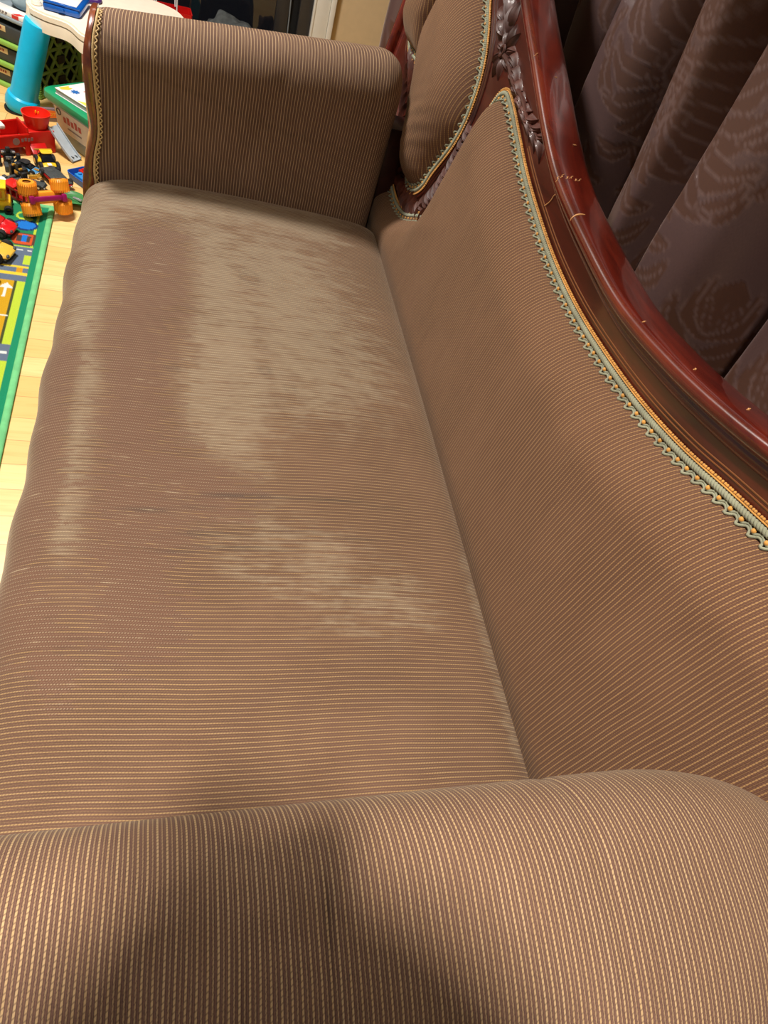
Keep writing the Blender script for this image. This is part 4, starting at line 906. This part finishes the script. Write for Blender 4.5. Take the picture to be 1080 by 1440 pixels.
for s_ in (-1, 1):
    sh = (.02 + s_ * .165, .08, 1.31, .056); el = (.02 + s_ * .235, .17, 1.105, .043)
    side_ = ph_c + camR * (s_ * .060) - camU * .030 + camB * .018
    wr = side_ + camR * (s_ * .012) - camU * .085 + camB * .03; wl = L(wr); pl_ = L(side_ - camU * .018 + camR * (s_ * .006)); kn = L(side_ + camU * .012)
    ch.append([(.02, .08, 1.28, (.14, .09)), sh, el, (*wl, .028), (*pl_, (.026, .017))])
    for k in range(4):      # four fingers wrap behind the phone, i.e. on its far face
        base = side_ + camU * (-.030 + .018 * k) + camR * (s_ * .012); l_ = (.85, 1, .97, .8)[3 - k]
        mid = base - camB * .030 * l_ - camR * (s_ * .004); tip = mid - camR * (s_ * .030 * l_) - camB * .004 - camU * .002
        ch.append([(*pl_, (.026, .017)), (*L(base), .0098), (*L(base - camB * .016), .0090), (*L(mid), .0082), (*L(tip), .0070)])
    tb_ = side_ - camU * .040 - camR * (s_ * .012) + camB * .010; tt2 = tb_ + camU * .034 - camR * (s_ * .014)
    ch.append([(*pl_, (.026, .017)), (*L(tb_), .0115), (*L(tb_ + camU * .020 - camR * (s_ * .004)), .0098), (*L(tt2), .0082)])
for s_ in (-1, 1):
    ch.append([(0, -.01, .90, (.15, .10)), (s_ * .09, -.01, .82, .082), (s_ * .10, .0, .48, .054), (s_ * .105, -.02, .10, .036), (s_ * .108, .0, .045, .036), (s_ * .115, .12, .030, .030)])
body = skin('body', ch, skinm, PER)
sh_ch = [[(0, -.01, .88, (.165, .115)), (0, .01, 1.02, (.15, .11)), (.010, .04, 1.16, (.165, .115)), (.02, .08, 1.28, (.152, .103)), (.032, .135, 1.355, .066)]]
for s_ in (-1, 1):
    side_ = ph_c + camR * (s_ * .060) - camU * .030 + camB * .018; wl = L(side_ + camR * (s_ * .012) - camU * .085 + camB * .03)
    el = (.02 + s_ * .235, .17, 1.105); sh_ch.append([(.02, .08, 1.28, (.152, .103)), (.02 + s_ * .165, .08, 1.31, .068), (*el, .055), (el[0] + (wl[0] - el[0]) * .8, el[1] + (wl[1] - el[1]) * .8, el[2] + (wl[2] - el[2]) * .8, .038)])
skin('top', sh_ch, shirtm, PER)
skin('trousers', [[(0, -.01, .93, (.155, .108)), (0, -.01, .88, (.158, .112))]] + [[(0, -.01, .88, (.158, .112)), (s_ * .09, -.01, .80, .094), (s_ * .10, .0, .48, .066), (s_ * .105, -.02, .12, .050)] for s_ in (-1, 1)], trm, PER)
for s_ in (-1, 1): m = MB(); m.box((s_ * .115, .055, .022), (.085, .25, .044), .02, seg=3); m.build('shoe', BLK, PER)
m = MB(); hb = bmesh.new(); bmesh.ops.create_uvsphere(hb, u_segments=28, v_segments=18, radius=1)
for v in hb.verts:
    k = 1 + .02 * math.sin(v.co.x * 21) * math.sin(v.co.z * 9); front = max(0, v.co.y)
    v.co = Vector((v.co.x * .090 * k, v.co.y * (.098 if v.co.y < 0 else .085) * k, v.co.z * (.105 if v.co.z > 0 else .15 * (1 - .75 * front)) * k)) + Vector((.060, .257, 1.593))
m.bm(hb); m.build('hair', hairm, PER, angle=3.2)
m = MB()
fc_ = Vector((.060, .380, 1.530))
m.ball(fc_ + Vector((0, .006, 0)), (.013, .018, .022), 12); m.build('nose', skinm, PER)
for s_ in (-1, 1):
    m = MB(); m.ball(fc_ + Vector((s_ * .032, -.006, .026)), (.014, .008, .008), 12); e = m.build('eye', WHT, PER)
    m = MB(); m.ball(fc_ + Vector((s_ * .032, .001, .025)), (.006, .003, .006), 10); m.build('iris', BLK, e)
    m = MB(); m.ball(Vector((.060 + s_ * .080, .275, 1.545)), (.012, .022, .032), 12); m.build('ear', skinm, PER)
m = MB(); m.ball(fc_ + Vector((0, -.006, -.040)), (.024, .008, .007), 12); m.build('mouth', plain('lip', srgb(160, 90, 84), .5), PER)
# the phone
PHN = thing('phone', 'dark phone held up in both hands above the near arm', 'phone', tuple(ph_c))
Mp = Matrix(((camR.x, camU.x, camB.x, 0), (camR.y, camU.y, camB.y, 0), (camR.z, camU.z, camB.z, 0), (0, 0, 0, 1)))
m = MB(); m.box((0, 0, 0), (.074, .155, .0085), .004, M=Mp, seg=3); m.build('case', BLK, PHN)
m = MB(); m.box((0, 0, .0046), (.068, .147, .0006), M=Mp); m.build('screen', GLASS, PHN)
# ------------------------------------------------------------------ room shell
def floor_mat():
    t = NT('maple_strip_floor'); o = t.obj()
    sep = t.n('ShaderNodeSeparateXYZ'); t.put(sep.inputs[0], o); x, y = sep.outputs[0], sep.outputs[1]
    row = t.math('FLOOR', t.math('DIVIDE', y, .072)); fy = t.math('FRACT', t.math('DIVIDE', y, .072))
    wn = t.n('ShaderNodeTexWhiteNoise', noise_dimensions='1D'); t.put(wn.inputs['W'], row)
    xo = t.math('ADD', t.math('DIVIDE', x, .55), t.math('MULTIPLY', wn.outputs['Value'], 9.7)); fx = t.math('FRACT', xo)
    wn2 = t.n('ShaderNodeTexWhiteNoise', noise_dimensions='2D'); cb = t.n('ShaderNodeCombineXYZ'); t.put(cb.inputs[0], t.math('FLOOR', xo)); t.put(cb.inputs[1], row); t.put(wn2.inputs['Vector'], cb.outputs[0])
    tone = wn2.outputs['Value']
    add = t.n('ShaderNodeVectorMath', operation='ADD'); t.put(add.inputs[0], o); c3 = t.n('ShaderNodeCombineXYZ'); t.put(c3.inputs[0], t.math('MULTIPLY', tone, 7)); t.put(c3.inputs[2], t.math('MULTIPLY', tone, 3)); t.put(add.inputs[1], c3.outputs[0])
    g = t.noise(t.scale(add.outputs[0], (3, 42, 1)), 1.5, 5, .6, .8)
    c = t.mix(tone, srgb(232, 190, 118), srgb(244, 214, 150))
    c = t.mix(t.mr(g, .42, .72, 0, .55), c, srgb(222, 172, 100))
    gap = t.math('MAXIMUM', t.mr(t.math('ABSOLUTE', t.math('SUBTRACT', fy, .5)), .482, .497), t.mr(t.math('ABSOLUTE', t.math('SUBTRACT', fx, .5)), .4975, .4995))
    c = t.mix(t.math('MULTIPLY', gap, .6), c, srgb(120, 78, 36))
    t.set(Base_Color=c, Roughness=.32, Specular_IOR_Level=.45); t.bump(gap, -.3, .001)
    return t.m
def slab(name, c, d, mat, bev=0, **kw):
    m = MB(); m.box(c, d, bev); return tag(m.build(name, mat, smooth=bool(bev)), kind='structure', **kw)
slab('floor', (-.6, 1.3, -.025), (4.4, 5.8, .05), floor_mat())
WALL = plain('warm_beige_paint', srgb(214, 188, 146), .7, var=.02)
WHITE = plain('white_trim_paint', srgb(238, 236, 226), .4, var=.015)
slab('wall_back', (1.30, 1.3, 1.25), (.1, 5.0, 2.5), WALL)
slab('ceiling', (-.6, 1.3, 2.53), (4.4, 5.8, .06), plain('ceiling_white', srgb(240, 236, 226), .8, var=.01))
# far wall: solid to the right of the doorway, above it and to the left
YF = 3.62
slab('wall_far', (.95, YF + .05, 1.25), (.68, .1, 2.5), WALL)
slab('wall_far', (-.21, YF + .05, 2.3), (1.64, .1, .4), WALL)
slab('wall_far', (-1.85, YF + .05, 1.25), (1.64, .1, 2.5), WALL)
DM = plain('charcoal_door_frame', srgb(52, 50, 50), .4); GL = NT('dark_night_glass'); GL.set(Base_Color=srgb(24, 26, 32), Roughness=.04, Specular_IOR_Level=.7); GL = GL.m
bsb = MB(); bsb.box((.93, YF - .008, .05), (.62, .016, .10), .004); tag(bsb.build('baseboard_far', WHITE), kind='structure')
# white casing round the glazed door
cas = MB()
for x0, w, th in ((.565, .07, .022), (.612, .022, .030), (.534, .010, .026)): cas.box((x0, YF - th / 2, 1.05), (w, th, 2.1), .003)
for x0, w, th in ((-.995, .07, .022), (-1.042, .022, .030), (-.964, .010, .026)): cas.box((x0, YF - th / 2, 1.05), (w, th, 2.1), .003)
cas.box((-.215, YF - .011, 2.135), (1.67, .022, .07), .003)
tag(cas.build('trim_1', WHITE), kind='structure')
door = MB()
for x in (.502, -.932): door.box((x, YF + .02, 1.04), (.055, .045, 2.08), .003)
for x in (.405, -.84): door.box((x, YF + .03, 1.04), (.055, .04, 2.06), .003)
door.box((-.215, YF + .03, .05), (1.36, .04, .1), .003); door.box((-.215, YF + .03, 2.04), (1.36, .04, .08), .003)
DOOR = tag(door.build('door_1', DM), kind='structure')
gl = MB(); gl.box((-.215, YF + .032, 1.05), (1.19, .008, 1.9)); gl.build('glass_pane', GL, DOOR)
gk = MB(); gk.box((.452, YF + .045, 1.04), (.045, .02, 2.08)); gk.build('door_gap', plain('gap_black', (.004, .004, .004), .8), DOOR)  # the dark of the open gap, painted as a black strip

# curtain behind the sofa
def curtain():
    zs = np.r_[np.arange(.02, .5, .04), np.arange(.5, 1.22, .0045), np.arange(1.22, 2.46, .05)]
    # folds: ridge positions towards the room; each falls away gently on its near side and tucks in sharply on its far side
    rid = np.array([-.62, -.40, -.18, .04, .22, .40, .64, .89, 1.04, 1.32, 1.58, 1.84, 2.26, 2.50, 2.74, 2.98, 3.2, 3.45])
    dep = np.array([.15, .15, .15, .15, .16, .15, .165, .162, .17, .17, .15, .16, .15, .16, .15, .16, .14, .14])
    def shape(Yg, Zg):
        yy = Yg + .05 * (Zg - .9) * np.sin(Yg * 3 + .5) - .03 * (Zg - .9)
        f = np.zeros_like(Yg)
        for k in range(len(rid)):
            near = .70 * (rid[k] - (rid[k - 1] if k else rid[k] - .28)); d_ = yy - rid[k]
            prof_ = np.where(d_ < 0, 1 / (1 + np.exp((-d_ - near * .78) / (near * .075))), np.exp(-(d_ / .030)**2)) * (1 - 1.6 * (1 - dep[k] / .17))
            f = np.maximum(f, prof_)
        X = 1.12 - .42 * f - .03 * f * np.sin(yy * 9) + .004 * np.sin(Yg * 31 + 2 * Zg) * f + .006 * np.sin(Zg * 8 + Yg * 13)
        Ysh = Yg + .045 * f * sstep(.3, 1, f)
        return X, Ysh
    Yf = np.linspace(-.55, 3.34, 30000); Xf, Ysf = shape(Yf, np.full_like(Yf, .9))
    al_ = np.r_[0, np.cumsum(np.hypot(np.diff(Xf), np.diff(Ysf)))]; stp = np.where((Yf > .5) & (Yf < 1.75), .0052, .022)
    cum = np.r_[0, np.cumsum(np.diff(al_) / stp[1:])]; Yt = np.interp(np.arange(0, cum[-1], 1.0), cum, Yf)
    Yg, Zg = np.meshgrid(Yt, zs, indexing='ij'); X, Ysh = shape(Yg, Zg)
    P = np.stack([X, Ysh, Zg], -1)
    al = np.r_[0, np.cumsum(np.hypot(np.diff(X[:, 90]), np.diff(Ysh[:, 90])))]
    u = np.broadcast_to(al[:, None], Yg.shape); v = Zg
    # damask motif: mirrored scrolling leaves
    pu, pv = .40, .62
    row = np.floor((v + .06) / (pv / 2)); uu = (u + .5 * pu * (row % 2)) % pu; a = np.abs(uu - pu / 2); b = (v + .06) % (pv / 2)
    mo_ = np.zeros_like(u); vein = np.zeros_like(u)
    LV = [(.000, .190, .05, .020, 1.57), (.022, .170, .045, .014, 1.0), (.035, .135, .05, .016, .7), (.050, .100, .055, .017, .45), (.055, .062, .05, .016, .1), (.035, .030, .045, .014, -.5), (.012, .012, .035, .012, -1.1), (.000, .110, .045, .014, 1.57), (.018, .075, .035, .012, 1.1), (.085, .12, .035, .013, 1.2), (.09, .045, .035, .012, .9), (.10, .17, .035, .012, -.6), (.125, .205, .03, .012, .2), (.118, .09, .03, .010, 1.5)]
    for cx, cy, L, W, an in LV:
        L *= 1.25; W *= 1.4; dx = a - cx * 1.34; dy = b - cy * 1.34; s = dx * math.cos(an) + dy * math.sin(an); tq = -dx * math.sin(an) + dy * math.cos(an)
        tq = tq - .25 * s * s / L * 2
        e = np.hypot(s / L, tq / (W * (1 + .16 * np.sin(s * 95 + cx * 40)))); mo_ = np.maximum(mo_, sstep(1.05, .92, e)); vein = np.maximum(vein, np.exp(-((e - 1.0) / .05)**2)); vein = np.maximum(vein, sstep(.0030, .0010, np.abs(tq)) * (np.abs(s) < L * .9))
    m = MB(); m.grid(P); m.uv = np.stack([u.ravel(), v.ravel()], 1); m.att = {'damask': (mo_ * (1 - .5 * vein)).ravel(), 'vein': vein.ravel()}
    t = NT('brown_damask_satin'); d = t.attr('damask'); o = t.n('ShaderNodeUVMap', uv_map='UVMap').outputs[0]
    weave = t.noise(t.scale(o, (1200, 200, 1)), 1, 2)
    c = t.mix(d, srgb(96, 74, 72), srgb(86, 54, 40)); c = t.mix(t.math('MULTIPLY', t.attr('vein'), .55), c, srgb(122, 98, 94)); c = t.mix(t.mr(weave, .3, .7, 0, .25), c, srgb(58, 42, 42))
    t.set(Base_Color=c, Roughness=t.math('ADD', .42, t.math('MULTIPLY', d, .28)), Specular_IOR_Level=.5, Sheen_Weight=.25, Sheen_Roughness=.3, Sheen_Tint=(.9, .75, .75))
    t.bump(d, .35, .0012)
    o = m.build('curtain', t.m, angle=3.2)
    tag(o, 'dark brown floor-length damask curtain hanging in folds behind the sofa back', 'curtain')
    return o
curtain()

# ------------------------------------------------------------------ lights and camera
def area(name, loc, size, power, col=(1, .86, .70), rot=(0, 0, 0), shape='DISK', spread=180):
    l = bpy.data.lights.new(name, 'AREA'); l.energy = power; l.size = size; l.color = col; l.shape = shape; l.spread = math.radians(spread)
    o = bpy.data.objects.new(name, l); COL.objects.link(o); o.location = loc; o.rotation_euler = rot; return o
area('ceiling_lamp_near', (-.205, -.275, 2.44), .08, 28, (1, .88, .76), spread=100)
area('ceiling_lamp_far', (-.70, 2.15, 2.44), .42, 78, (1, .94, .88))
w = bpy.data.worlds.new('World'); SC.world = w; w.use_nodes = True
w.node_tree.nodes['Background'].inputs[0].default_value = (1, .94, .88, 1); w.node_tree.nodes['Background'].inputs[1].default_value = .23
SC.view_settings.view_transform = 'Standard'; SC.view_settings.look = 'None'; SC.view_settings.exposure = 0; SC.view_settings.gamma = 1
cd = bpy.data.cameras.new('camera'); cam = bpy.data.objects.new('camera', cd); COL.objects.link(cam)
R3 = np.array([[.95250298, .046754, .30091881], [-.1579819, -.7689119, .61952902], [.26034551, -.63764296, -.7250046]])
Mc = Matrix.Identity(4)
for i in range(3):
    Mc[i][0] = R3[i, 0]; Mc[i][1] = -R3[i, 1]; Mc[i][2] = -R3[i, 2]
Mc[0][3], Mc[1][3], Mc[2][3] = 0, 0, 1.25
cam.matrix_world = Mc
cd.sensor_fit = 'AUTO'; cd.sensor_width = 36; cd.lens = 25; cd.clip_start = .01
SC.camera = cam
